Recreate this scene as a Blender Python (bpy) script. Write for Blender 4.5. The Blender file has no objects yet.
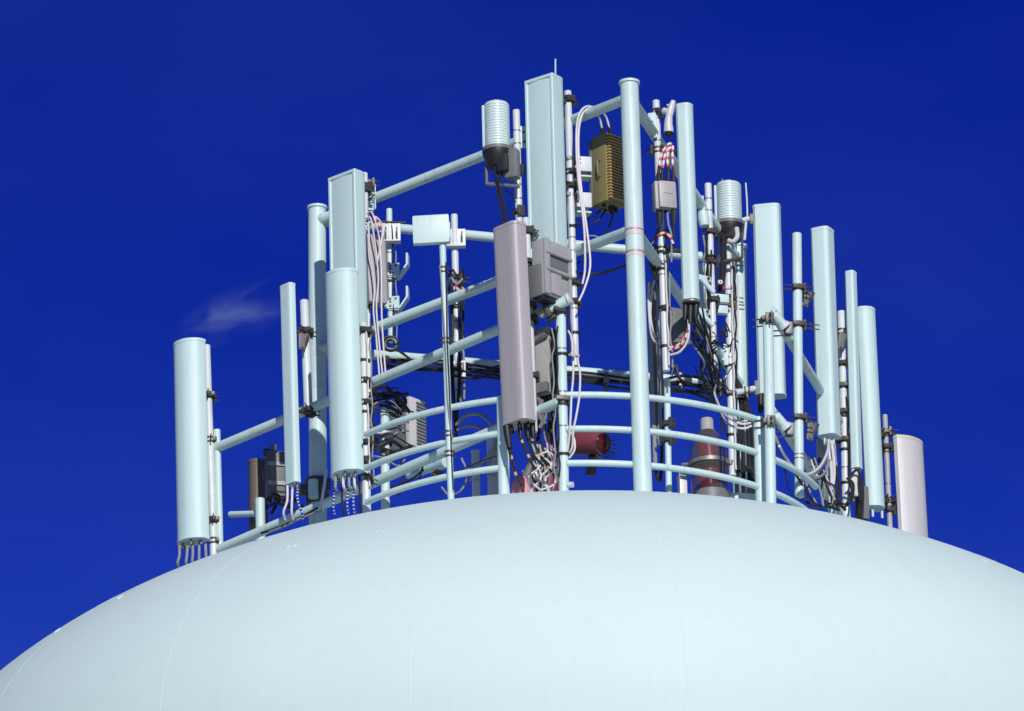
import bpy, bmesh, math, random
from mathutils import Vector, Matrix
random.seed(7)
R = math.radians
scn = bpy.context.scene
col = scn.collection

# ------------------------------------------------------------------ camera model
W, H, FPX = 1024, 711, 8000.0
PIT, ROL = R(21.197), R(-1.14)
CAMZ = 1.7
fw = Vector((0, math.cos(PIT), math.sin(PIT)))
up0 = Vector((0, -math.sin(PIT), math.cos(PIT)))
rt0 = Vector((1, 0, 0))
rt = rt0 * math.cos(ROL) + up0 * math.sin(ROL)
up = -rt0 * math.sin(ROL) + up0 * math.cos(ROL)
CAM = Vector((0, 0, CAMZ))
X0, Y0 = 0.535, 72.246           # axis of the tank
EA, EC, EZ = 6.73, 3.508, 22.317 + CAMZ    # dome: half width, half height, centre height
Z1, Z2 = 29.686 + CAMZ, 28.351 + CAMZ
RING = 2.45
PXM = 103.5                      # pixels per metre at the tank


def at(px, py, d):
    """real point seen at a photo position, on the upright plane d metres this side of the tank axis"""
    v = rt * ((px - 0.6 - W / 2) / FPX) - up * ((py - H / 2) / FPX) + fw
    return CAM + v * ((Y0 - d) / v.y)


def dome_z(x, y):
    q = 1 - ((x - X0) ** 2 + (y - Y0) ** 2) / EA ** 2
    return EZ + EC * math.sqrt(max(q, 0))


def d_ab(px): return -0.64 + (px - 318) * 3.05 / 314
def d_s1(px): return d_ab(px) + 0.75
def d_bc(px): return 2.41 - (px - 632) * 0.038
def d_s2(px): return 1.47 - (px - 770) * 0.036
def d_ac(px): return -0.64 - (px - 318) * 0.00267


# ------------------------------------------------------------------ materials
def nodes(name):
    m = bpy.data.materials.new(name)
    m.use_nodes = True
    nt = m.node_tree
    return m, nt, nt.nodes['Principled BSDF']


def paint(name, c, rough=0.4, var=0.08, scale=3.0, metal=0.0, bump=0.0, grime=0.0, spec=0.5):
    m, nt, b = nodes(name)
    tc = nt.nodes.new('ShaderNodeTexCoord')
    n = nt.nodes.new('ShaderNodeTexNoise')
    n.inputs['Scale'].default_value = scale
    n.inputs['Detail'].default_value = 6
    n.inputs['Roughness'].default_value = 0.65
    nt.links.new(tc.outputs['Object'], n.inputs['Vector'])
    mx = nt.nodes.new('ShaderNodeMix'); mx.data_type = 'RGBA'
    mx.inputs[6].default_value = (*[max(0, v * (1 - var)) for v in c], 1)
    mx.inputs[7].default_value = (*[min(1, v * (1 + var)) for v in c], 1)
    nt.links.new(n.outputs['Fac'], mx.inputs[0])
    out = mx.outputs[2]
    if grime:
        n2 = nt.nodes.new('ShaderNodeTexNoise')
        mp = nt.nodes.new('ShaderNodeMapping')
        mp.inputs['Scale'].default_value = (14, 14, 1.6)
        nt.links.new(tc.outputs['Object'], mp.inputs['Vector'])
        nt.links.new(mp.outputs['Vector'], n2.inputs['Vector'])
        n2.inputs['Scale'].default_value = 1.4
        n2.inputs['Detail'].default_value = 5
        rp = nt.nodes.new('ShaderNodeValToRGB')
        rp.color_ramp.elements[0].position = 0.55
        rp.color_ramp.elements[1].position = 0.78
        rp.color_ramp.elements[0].color = (0, 0, 0, 1)
        rp.color_ramp.elements[1].color = (grime, grime, grime, 1)
        nt.links.new(n2.outputs['Fac'], rp.inputs['Fac'])
        m2 = nt.nodes.new('ShaderNodeMix'); m2.data_type = 'RGBA'
        nt.links.new(rp.outputs['Color'], m2.inputs[0])
        nt.links.new(out, m2.inputs[6])
        m2.inputs[7].default_value = (c[0] * 0.45, c[1] * 0.42, c[2] * 0.38, 1)
        out = m2.outputs[2]
    nt.links.new(out, b.inputs['Base Color'])
    b.inputs['Roughness'].default_value = rough
    b.inputs['Metallic'].default_value = metal
    b.inputs['Specular IOR Level'].default_value = spec
    if bump:
        bp = nt.nodes.new('ShaderNodeBump')
        bp.inputs['Strength'].default_value = bump
        bp.inputs['Distance'].default_value = 0.02
        nt.links.new(n.outputs['Fac'], bp.inputs['Height'])
        nt.links.new(bp.outputs['Normal'], b.inputs['Normal'])
    return m


M = {}
M['mint'] = paint('mint_paint', (0.53, 0.69, 0.675), 0.48, 0.06, 4, grime=0.4)
M['radome'] = paint('mint_radome', (0.52, 0.685, 0.68), 0.52, 0.03, 2, grime=0.14)
M['tank'] = paint('pale_tank_paint', (0.59, 0.735, 0.72), 0.65, 0.045, 0.7, bump=0.02, grime=0.08, spec=0.3)
M['galv'] = paint('galvanised_white', (0.60, 0.655, 0.665), 0.42, 0.10, 9, grime=0.4)
M['dark'] = paint('dark_hardware', (0.085, 0.077, 0.072), 0.45, 0.6, 25, metal=0.3)
M['steel'] = paint('weathered_steel', (0.22, 0.21, 0.21), 0.45, 0.4, 18, metal=0.4)
M['black'] = paint('black_rubber', (0.012, 0.012, 0.014), 0.5, 0.3, 12)
M['lilac'] = paint('lilac_grey_plastic', (0.39, 0.362, 0.372), 0.45, 0.05, 3, grime=0.2)
M['white'] = paint('white_plastic', (0.58, 0.57, 0.57), 0.4, 0.05, 3, grime=0.15)
M['grey'] = paint('grey_alloy', (0.36, 0.37, 0.37), 0.5, 0.12, 10, grime=0.3)
M['darkgrey'] = paint('dark_grey_alloy', (0.15, 0.155, 0.16), 0.5, 0.2, 10)
M['brown'] = paint('brown_grey_shell', (0.13, 0.105, 0.09), 0.5, 0.2, 8)
M['olive'] = paint('olive_alloy', (0.23, 0.20, 0.08), 0.5, 0.12, 10)
M['straw'] = paint('tan_fins', (0.50, 0.36, 0.15), 0.5, 0.15, 12)
M['cable_white'] = paint('white_cable', (0.66, 0.63, 0.64), 0.45, 0.1, 10)
M['cable_grey'] = paint('grey_cable', (0.26, 0.28, 0.29), 0.45, 0.2, 10)
M['red'] = paint('red_housing', (0.20, 0.04, 0.055), 0.5, 0.2, 12, grime=0.3)
M['pink'] = paint('faded_red_housing', (0.62, 0.24, 0.27), 0.5, 0.15, 12, grime=0.2)
M['redlens'] = paint('red_lens', (0.085, 0.004, 0.008), 0.15, 0.2, 8)
M['lampred'] = paint('red_filter_glass', (0.50, 0.02, 0.05), 0.3, 0.3, 12)
M['canister'] = paint('canister_paint', (0.58, 0.70, 0.69), 0.42, 0.05, 5, grime=0.25)
M['yellow'] = paint('yellow_tape', (0.7, 0.5, 0.05), 0.5, 0.1, 8)
M['blue_ink'] = paint('blue_print', (0.12, 0.15, 0.40), 0.5, 0.1, 8)
M['label'] = paint('faded_label', (0.62, 0.54, 0.55), 0.5, 0.2, 30)
M['cream'] = paint('cream_edge', (0.55, 0.56, 0.40), 0.5, 0.1, 8)


def banded(name, base, band, period, duty):
    """cable sheath with rings of coloured tape, spaced along the cable by its UV"""
    m, nt, b = nodes(name)
    uv = nt.nodes.new('ShaderNodeUVMap')
    sp = nt.nodes.new('ShaderNodeSeparateXYZ')
    nt.links.new(uv.outputs['UV'], sp.inputs['Vector'])
    a = nt.nodes.new('ShaderNodeMath'); a.operation = 'MODULO'; a.inputs[1].default_value = period
    nt.links.new(sp.outputs['Y'], a.inputs[0])
    g = nt.nodes.new('ShaderNodeMath'); g.operation = 'LESS_THAN'; g.inputs[1].default_value = period * duty
    nt.links.new(a.outputs[0], g.inputs[0])
    mx = nt.nodes.new('ShaderNodeMix'); mx.data_type = 'RGBA'
    mx.inputs[6].default_value = (*base, 1); mx.inputs[7].default_value = (*band, 1)
    nt.links.new(g.outputs[0], mx.inputs[0])
    nt.links.new(mx.outputs[2], b.inputs['Base Color'])
    b.inputs['Roughness'].default_value = 0.45
    return m


M['cable_red'] = banded('white_cable_red_tape', (0.66, 0.63, 0.64), (0.55, 0.03, 0.06), 0.075, 0.42)
M['cable_blue'] = banded('blue_cable_white_tape', (0.02, 0.055, 0.33), (0.72, 0.74, 0.8), 0.034, 0.26)
M['cable_yellow'] = banded('black_cable_yellow_tape', (0.015, 0.015, 0.017), (0.70, 0.42, 0.03), 0.16, 0.22)

gm, nt, b = nodes('smoky_glass')
b.inputs['Base Color'].default_value = (0.75, 0.77, 0.78, 1)
b.inputs['Roughness'].default_value = 0.07
tr = nt.nodes.new('ShaderNodeBsdfTransparent'); tr.inputs[0].default_value = (0.75, 0.78, 0.80, 1)
b.inputs['Base Color'].default_value = (0.13, 0.12, 0.12, 1)
mxs = nt.nodes.new('ShaderNodeMixShader'); mxs.inputs[0].default_value = 0.6
nt.links.new(b.outputs[0], mxs.inputs[1]); nt.links.new(tr.outputs[0], mxs.inputs[2])
nt.links.new(mxs.outputs[0], nt.nodes['Material Output'].inputs['Surface'])
M['glass'] = gm


# ------------------------------------------------------------------ mesh builder
class MB:
    def __init__(self):
        self.bm = bmesh.new()
        self.uv = self.bm.loops.layers.uv.new('UVMap')

    def tube(self, pts, r, seg=14, caps=True, taper=None):
        bm = self.bm
        pts = [Vector(p) for p in pts]
        n = len(pts)
        rings = []
        ref = None
        L = 0
        for i, p in enumerate(pts):
            t = (pts[min(i + 1, n - 1)] - pts[max(i - 1, 0)])
            if t.length < 1e-9: t = Vector((0, 0, 1))
            t.normalize()
            if ref is None:
                ref = Vector((0, 0, 1)) if abs(t.z) < 0.9 else Vector((1, 0, 0))
            a = t.cross(ref)
            if a.length < 1e-4: a = t.cross(Vector((0.3, 0.9, 0.2)))
            a.normalize()
            b_ = t.cross(a).normalized()
            ref = a.cross(t)
            if i: L += (p - pts[i - 1]).length
            rr = r if taper is None else r * taper[i]
            rings.append(([bm.verts.new(p + (a * math.cos(q) + b_ * math.sin(q)) * rr)
                           for q in [2 * math.pi * k / seg for k in range(seg)]], L))
        for (r0, l0), (r1, l1) in zip(rings, rings[1:]):
            for k in range(seg):
                f = bm.faces.new((r0[k], r1[k], r1[(k + 1) % seg], r0[(k + 1) % seg]))
                for lp, u in zip(f.loops, ((k / seg, l0), (k / seg, l1), ((k + 1) / seg, l1), ((k + 1) / seg, l0))):
                    lp[self.uv].uv = u
        if caps:
            bm.faces.new(rings[0][0]); bm.faces.new(list(reversed(rings[-1][0])))
        return self

    def prism(self, prof, fr, z0, z1, shift=(0, 0)):
        bm = self.bm
        lo = [bm.verts.new(fr(x + shift[0], y + shift[1], z0)) for x, y in prof]
        hi = [bm.verts.new(fr(x + shift[0], y + shift[1], z1)) for x, y in prof]
        n = len(prof)
        for i in range(n):
            bm.faces.new((lo[i], lo[(i + 1) % n], hi[(i + 1) % n], hi[i]))
        bm.faces.new(list(reversed(lo))); bm.faces.new(hi)
        return self

    def box(self, fr, x0, x1, y0, y1, z0, z1, bev=0.0):
        bm = self.bm
        r = bmesh.ops.create_cube(bm, size=1)
        vs = r['verts']
        for v in vs:
            v.co = Vector((x0 if v.co.x < 0 else x1, y0 if v.co.y < 0 else y1, z0 if v.co.z < 0 else z1))
        if bev:
            es = list({e for v in vs for e in v.link_edges})
            rb = bmesh.ops.bevel(bm, geom=es, offset=bev, segments=2, profile=0.6, affect='EDGES')
            vs = list({v for f in rb['faces'] for v in f.verts} | {v for v in vs if v.is_valid})
        for v in vs:
            v.co = fr(*v.co)
        return self

    def lathe(self, prof, fr, seg=32, close=True):
        bm = self.bm
        rings = []
        for r, z in prof:
            rings.append([bm.verts.new(fr(r * math.cos(2 * math.pi * k / seg), r * math.sin(2 * math.pi * k / seg), z))
                          for k in range(seg)])
        for a, b_ in zip(rings, rings[1:]):
            for k in range(seg):
                bm.faces.new((a[k], a[(k + 1) % seg], b_[(k + 1) % seg], b_[k]))
        if close:
            if prof[0][0] > 1e-6: bm.faces.new(list(reversed(rings[0])))
            if prof[-1][0] > 1e-6: bm.faces.new(rings[-1])
        return self

    def build(self, name, mat, parent=None, loc=None, label=None, smooth=35):
        bmesh.ops.remove_doubles(self.bm, verts=self.bm.verts, dist=1e-5)
        bmesh.ops.recalc_face_normals(self.bm, faces=self.bm.faces)
        if loc is None:
            if parent is not None: loc = root_loc(parent)
            else:
                zs = [v.co for v in self.bm.verts]
                loc = Vector((sum(v.x for v in zs) / len(zs), sum(v.y for v in zs) / len(zs), min(v.z for v in zs)))
        bmesh.ops.translate(self.bm, verts=self.bm.verts, vec=-Vector(loc))
        me = bpy.data.meshes.new(name)
        self.bm.to_mesh(me); self.bm.free()
        me.materials.append(M[mat])
        for p in me.polygons: p.use_smooth = True
        me.set_sharp_from_angle(angle=R(smooth))
        o = bpy.data.objects.new(name, me)
        col.objects.link(o)
        if parent is not None: o.parent = parent
        else: o.location = loc
        if label: o['label'] = label
        return o


def root_loc(o):
    while o.parent is not None: o = o.parent
    return o.location.copy()


def tag(o, label, cat, group=None, kind=None):
    if label: o['label'] = label
    if cat: o['category'] = cat
    if group: o['group'] = group
    if kind: o['kind'] = kind
    return o


def thing(name, label, cat, loc, group=None):
    o = bpy.data.objects.new(name, None)
    o.empty_display_size = 0.1
    col.objects.link(o)
    o.location = loc
    return tag(o, label, cat, group)


def frame(p, axis=Vector((0, 0, 1)), yaw=0.0):
    """local frame: x to the right, y out of the front (yaw 0 faces the street), z along axis"""
    z = Vector(axis).normalized()
    f = Vector((math.sin(R(yaw)), -math.cos(R(yaw)), 0))
    f = (f - z * f.dot(z)).normalized()
    r = z.cross(f)
    p = Vector(p)
    return lambda x, y, zz: p + r * x + f * y + z * zz


def spline(pts, n=6):
    pts = [Vector(p) for p in pts]
    if len(pts) < 3: return pts
    q = [2 * pts[0] - pts[1]] + pts + [2 * pts[-1] - pts[-2]]
    out = []
    for i in range(1, len(q) - 2):
        a, b_, c, d = q[i - 1:i + 3]
        for k in range(n):
            t = k / n
            out.append(0.5 * ((2 * b_) + (c - a) * t + (2 * a - 5 * b_ + 4 * c - d) * t * t + (3 * b_ - a - 3 * c + d) * t ** 3))
    out.append(pts[-1])
    return out


def px2m(p): return p / PXM


# ------------------------------------------------------------------ water tower
def tank_profile():
    pr = [(0.0001, EZ + EC)]
    for i in range(1, 65):
        a = math.pi / 2 * i / 64
        pr.append((EA * math.sin(a), EZ + EC * math.cos(a)))
    for i in range(1, 9):
        a = math.pi / 2 * i / 24
        pr.append((1.6 + (EA - 1.6) * math.cos(a), EZ - 4.6 * math.sin(a)))
    return pr


tw = thing('water_tower', 'huge pale mint water tank with domed roof filling the bottom of the view', 'water tower', (X0, Y0, 0))
ident = lambda x, y, z: Vector((X0 + x, Y0 + y, z))
MB().lathe(tank_profile(), ident, 192, close=False).build('dome', 'tank', tw, smooth=60)
und = []
for i in range(8, 25):
    a = math.pi / 2 * i / 24
    und.append((1.6 + (EA - 1.6) * math.cos(a), EZ - 4.6 * math.sin(a)))
und += [(1.6, EZ - 9), (1.6, 6.0), (2.2, 3.0), (3.4, 0.6), (3.6, 0.0)]
MB().lathe(und, ident, 96, close=False).build('stem', 'tank', tw, smooth=60)
# radial weld seams between the roof plates and one ring seam near the crown
SEAMS = [7.6 + 20.6 * k for k in range(-5, 6)] + [140, 165, 190, 215]


def dome_pt(az, a, off=0.0):
    """az: degrees from the street side, to the right; a: polar angle"""
    x = EA * math.sin(a) * math.sin(R(az)); y = -EA * math.sin(a) * math.cos(R(az)); z = EC * math.cos(a)
    n = Vector((x / EA ** 2, y / EA ** 2, z / EC ** 2)).normalized()
    return Vector((X0 + x, Y0 + y, EZ + z)) + n * off


for az in SEAMS:
    pts = [dome_pt(az + 0.25 * math.sin(a * 5), a, -0.0086) for a in [math.pi / 2 * k / 60 for k in range(8, 61)]]
    e = R(az)
    for i in range(1, 9):
        a = math.pi / 2 * i / 24
        rr_ = 1.6 + (EA - 1.6) * math.cos(a) - .0092
        pts.append(Vector((X0 + rr_ * math.sin(e), Y0 - rr_ * math.cos(e), EZ - 4.6 * math.sin(a))))
    MB().tube(pts, 0.0102, 8).build('weld_seam', 'tank', tw)


def lug(px, py):
    v = rt * ((px - W / 2) / FPX) - up * ((py - H / 2) / FPX) + fw
    o = CAM - Vector((X0, Y0, EZ))
    S = Vector((1 / EA, 1 / EA, 1 / EC))
    oo = Vector((o.x * S.x, o.y * S.y, o.z * S.z)); vv = Vector((v.x * S.x, v.y * S.y, v.z * S.z))
    A_, B_, C_ = vv.dot(vv), 2 * oo.dot(vv), oo.dot(oo) - 1
    D_ = B_ * B_ - 4 * A_ * C_
    if D_ < 0: return None
    p = CAM + v * ((-B_ - math.sqrt(D_)) / (2 * A_))
    q = p - Vector((X0, Y0, EZ))
    n = Vector((q.x / EA ** 2, q.y / EA ** 2, q.z / EC ** 2)).normalized()
    t = Vector((q.x, q.y, 0)).normalized()
    return p, n, t


for px, py in ((288, 547), (294.5, 545.5), (377, 530.5), (384, 530.8), (57, 631), (120, 597.5), (910, 543), (985, 561)):
    r_ = lug(px, py)
    if r_ is None: continue
    p, n, t = r_
    side = n.cross(t)
    if side.dot(n.cross(Vector((0, 1, 0)))) > 0: pass
    fr = lambda x, y, z, p=p, n=n, t=(t - n * t.dot(n)).normalized(), s=side.normalized(): p + s * x + t * y + n * z
    MB().box(fr, -0.012, 0.012, -0.04, 0.04, -0.02, 0.009, 0.004).build('lifting_lug', 'tank', tw)

# ------------------------------------------------------------------ big triangular frame
def axis_of(top, bot, d):
    a, b_ = at(*top, d), at(*bot, d)
    return a, b_


dA, dB, dC = -0.64, 2.41, -1.77
PA = axis_of((317.7, 208), (318.5, 490), dA)
PB = axis_of((629.9, 83), (643.5, 490), dB)
PC = axis_of((738, 247), (742, 490), dC)


def on_axis(ax, py):
    """point of an upright axis seen at photo height py"""
    lo, hi = 0.0, 1.6
    f = lambda t: ax[0].lerp(ax[1], t)
    for _ in range(40):
        mid = (lo + hi) / 2
        v = f(mid) - CAM
        y = H / 2 - FPX * v.dot(up) / v.dot(fw)
        if y < py: lo = mid
        else: hi = mid
    return f((lo + hi) / 2)


def to_dome(top, bot, sink=0.06):
    """extend an upright axis down until it stands on the dome"""
    k = (bot - top)
    p = bot.copy()
    for i in range(400):
        if p.z < dome_z(p.x, p.y) - sink: break
        p = p + k.normalized() * 0.01
    q = p
    for i in range(400):
        if q.z > dome_z(q.x, q.y) - sink - 0.02: break
        q = q - k.normalized() * 0.01
    return q


fr_base = Vector((X0, Y0, EZ + EC))
tf = thing('antenna_frame', 'tall mint steel frame of three thick posts joined by long sloping pipes', 'steel frame', fr_base)
rp = 0.0875
for ax in (PA, PB, PC):
    foot = to_dome(*ax)
    po = MB().tube([foot, ax[0]], rp, 28).build('post', 'mint', tf)
    k = (ax[0] - foot).normalized()
    MB().tube([ax[0] - k * 0.012, ax[0] + k * 0.012], rp + 0.013, 28).build('cap', 'mint', po)
    MB().tube([foot + k * 0.02, foot + k * 0.09], rp + 0.02, 28).build('base_collar', 'mint', po)


def trim(a, b_, ta=0.0, tb=0.0):
    k = (b_ - a).normalized()
    return a + k * ta, b_ - k * tb


def beam(parent, a, b_, r, name='crossbeam', mat='mint'):
    return MB().tube([a, b_], r, 20).build(name, mat, parent)


lev = [((221, 97.5, 260)), ((350, 229, 385))]
for ya, yb, yc in lev:
    a, b_, c = on_axis(PA, ya), on_axis(PB, yb), on_axis(PC, yc)
    for p, q, r_ in ((a, b_, .051), (b_, c, .051), (a, c, .048)):
        k = (q - p).normalized(); L = (q - p).length
        st = [0, rp - .01, rp + .012, rp + .02, L - rp - .02, L - rp - .012, L - rp + .01, L]
        MB().tube([p + k * v for v in st], r_, 20, taper=[1.16, 1.16, 1.1, 1, 1, 1.1, 1.16, 1.16]).build('crossbeam', 'mint', tf)
# tape bands and faded stickers
for y0_, y1_ in ((229, 237), (251, 258)):
    p, q = on_axis(PB, y0_), on_axis(PB, y1_)
    k = (p - q).normalized()
    MB().tube([q, p], rp + 0.002, 28).build('tape_band', 'label', tf)
    MB().tube([p - k * .028, p - k * .02], rp + 0.005, 28).build('strap', 'steel', tf)
for y in (355, 387):
    p = on_axis(PA, y)
    mb = MB()
    arc = [R(-75 + 8 * i) for i in range(10)]
    prf = [((rp + .003) * math.sin(q), (rp + .003) * math.cos(q)) for q in arc] + [((rp - .004) * math.sin(q), (rp - .004) * math.cos(q)) for q in reversed(arc)]
    mb.prism([(x, y_) for x, y_ in prf], frame(p, PA[0] - PA[1], 55), -.03, .03)
    mb.build('sticker', 'label', tf)

# ------------------------------------------------------------------ guard rail
def ring_pt(px, z):
    """point of the rail ring seen in photo column px, street side"""
    X = (px - W / 2) / FPX
    lo, hi = -100.0, 100.0
    best = None
    for i in range(721):
        t = R(-180 + i * 0.5)
        p = Vector((X0 + RING * math.sin(t), Y0 - RING * math.cos(t), z))
        v = p - CAM
        x = W / 2 + FPX * v.dot(rt) / v.dot(fw)
        if math.cos(t) > -0.2 and (best is None or abs(x - px) < best[0]): best = (abs(x - px), -180 + i * 0.5)
    return best[1]


ZR = [26.661 + CAMZ, 26.322 + CAMZ, 25.981 + CAMZ]
gr = thing('guard_rail', 'curved mint guard rail of three round tubes around the dome top', 'guard rail', fr_base)


def ring(t, z, rr=RING): return Vector((X0 + rr * math.sin(R(t)), Y0 - rr * math.cos(R(t)), z))


tl0 = ring_pt(366, ZR[0]); tr0 = ring_pt(772, ZR[0])
tg0, tg1, tB = ring_pt(499, ZR[0]), ring_pt(565, ZR[0]), ring_pt(636, ZR[0])
for z in ZR:
    for t0, t1 in ((tl0, tg0), (tg1, tB - 1.0), (tB + 1.0, tr0 if z == ZR[0] else 72), (130, 195), (195, 240)):
        n = max(4, int(abs(t1 - t0) / 2))
        MB().tube([ring(t0 + (t1 - t0) * i / n, z) for i in range(n + 1)], 0.0315, 14).build('rail', 'mint', gr)
# return bend that closes the rail beside the opening, stanchions
MB().tube([ring(tg0, ZR[0]), ring(tg0 + .3, (ZR[0] + ZR[1]) / 2), ring(tg0, ZR[1])], 0.03, 14).build('end_tube', 'mint', gr)
for px, w in ((504, 0.055), (760, 0.053)):
    t = ring_pt(px, ZR[1]); p = ring(t, ZR[0] + 0.02)
    q = to_dome(p, p - Vector((0, 0, .3)))
    MB().tube([q, p], w, 18).build('stanchion', 'mint', gr)
for t in (130, 195, 232):
    p = ring(t, ZR[0]); q = to_dome(p, p - Vector((0, 0, .3)))
    MB().tube([q, p], 0.045, 14).build('stanchion', 'mint', gr)
# ------------------------------------------------------------------ sector frames (two long beams each)
s1 = thing('sector_frame', 'long pair of mint pipes sloping across the left half below the tall posts', 'mounting frame', at(219, 545, d_s1(219)))
beam(s1, at(217, 448, d_s1(217)), at(562, 303, d_s1(562)), 0.049)
beam(s1, at(221, 549, d_s1(221)), at(560, 402, d_s1(560)), 0.049)
a, b_ = at(217.5, 430, d_s1(218)), at(220.5, 545, d_s1(218))
MB().tube([to_dome(a, b_), a], 0.035, 16).build('end_pipe', 'mint', s1)
# stub pipe that sticks out behind
MB().tube([at(231, 514.5, -1.35), at(262, 513.5, -1.0)], 0.031, 14).build('stub_pipe', 'mint', s1)
a, b_ = at(260.5, 499, -0.95), at(261, 526, -0.95)
MB().tube([to_dome(a, b_), a], 0.048, 16).build('stub_post', 'mint', s1)

s2 = thing('sector_frame', 'short pair of mint pipes running back behind the right hand antennas', 'mounting frame', at(770, 420, d_s2(770)))
beam(s2, at(772, 310, d_s2(772)), at(856, 448, d_s2(856)), 0.045)
beam(s2, at(772, 410, d_s2(772)), at(850, 528, d_s2(850)), 0.045)


# ------------------------------------------------------------------ generic pieces
def clamp_mesh(p, k, r, yaw=20, rods=0.13, both=False, plate=True):
    """U-bolt pipe clamp with plate and two threaded rods"""
    mb = MB()
    k = Vector(k).normalized()
    fr = frame(p, k, yaw)
    for dz in (-0.022, 0.022):
        mb.tube([fr(0, 0, dz - 0.007), fr(0, 0, dz + 0.007)], r + 0.009, 14)
        mb.tube([fr(-r - 0.012, 0.0, dz), fr(-r - 0.02, 0, dz), fr(r + rods, 0.01, dz - 0.002)] if not both else
                [fr(-r - rods * .7, -0.008, dz), fr(r + rods, 0.01, dz)], 0.0062, 6)
        mb.tube([fr(r + rods * 0.42, 0.004, dz), fr(r + rods * 0.55, 0.005, dz)], 0.014, 6)
        mb.tube([fr(r + rods * 0.05, 0.004, dz), fr(r + rods * 0.16, 0.005, dz)], 0.015, 6)
    if plate:
        mb.box(fr, r + 0.004, r + 0.03, -0.04, 0.04, -0.05, 0.05, 0.004)
        mb.box(fr, -r - 0.02, r + 0.01, r * 0.6, r + 0.022, -0.02, 0.02, 0.004)
    return mb


class Upright:
    pass


def pole(label, top, bot, d, w, mat='mint', stand=False, clamps=(), group=None, yaw=20, name='mounting_pole', bands=()):
    a, b_ = at(top[0], top[1] + w * .18, d), at(*bot, d)
    if stand: b_ = to_dome(a, b_)
    r = px2m(w) / 2
    t = thing(name, label, 'pole', b_, group)
    k = (a - b_).normalized()
    mb = MB().tube([b_, a - k * 0.006, a], r, 18, taper=[1, 1, 0.93])
    mb.build('pipe', mat, t)
    for c in clamps:
        y, ro = (c, 0.13) if not isinstance(c, tuple) else c
        clamp_mesh(on_axis((a, b_), y), k, r, yaw + random.uniform(-12, 12), ro, both=random.random() < 0.4).build('pipe_clamp', 'dark', t)
    for y in bands:
        p = on_axis((a, b_), y)
        MB().tube([p - k * 0.006, p + k * 0.006], r + 0.003, 16).build('strap', 'steel', t)
    u = Upright(); u.t, u.a, u.b, u.k, u.r, u.d = t, a, b_, k, r, d
    return u


def profile(w, dp, style):
    pts = []
    N = 14
    if style == 'round':
        for i in range(N + 1):
            t = -1 + 2 * i / N
            pts.append((w / 2 * t, dp / 2 - 0.55 * dp * abs(t) ** 2.6))
    elif style == 'flat':
        for i in range(N + 1):
            t = -1 + 2 * i / N
            s = math.copysign(abs(t) ** 0.6, t)
            pts.append((w / 2 * s, dp / 2 - 0.28 * dp * abs(s) ** 7))
    elif style == 'tube':
        for i in range(21):
            q = math.pi * (1 - i / 20)
            pts.append((w / 2 * math.cos(q), dp / 2 * abs(math.sin(q)) ** 0.75))
    elif style == 'lip':
        L = 0.034
        pts = [(-w / 2, dp / 2 - .05), (-w / 2, dp / 2 - .008), (-w / 2 + .008, dp / 2), (-w / 2 + L - .006, dp / 2), (-w / 2 + L, dp / 2 - .006), (-w / 2 + L, dp / 2 - .016)]
        for i in range(9):
            t = -1 + 2 * i / 8
            pts.append(((w / 2 - L - .006) * t, dp / 2 - .004 - .010 * t * t))
        pts += [(w / 2 - L, dp / 2 - .016), (w / 2 - L, dp / 2 - .006), (w / 2 - L + .006, dp / 2), (w / 2 - .008, dp / 2), (w / 2, dp / 2 - .008), (w / 2, dp / 2 - .05)]
    ch = min(0.025, dp * 0.2)
    if style == 'lip':
        n = 8
        for i in range(n + 1):
            q = i / n * math.pi / 2
            pts.append((w / 2 * math.cos(q) ** 0.5 if i < n else 0.0, -dp / 2 * math.sin(q) ** 0.9))
        for i in range(n - 1, -1, -1):
            q = i / n * math.pi / 2
            pts.append((-w / 2 * math.cos(q) ** 0.5, -dp / 2 * math.sin(q) ** 0.9))
        out = []
        for p in pts:
            if not out or (Vector(p) - Vector(out[-1])).length > 1e-4: out.append(p)
        pts = out
    else:
        pts += [(w / 2, -dp / 2 + ch), (w / 2 - ch, -dp / 2), (-w / 2 + ch, -dp / 2), (-w / 2, -dp / 2 + ch)]
    return pts


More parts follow.
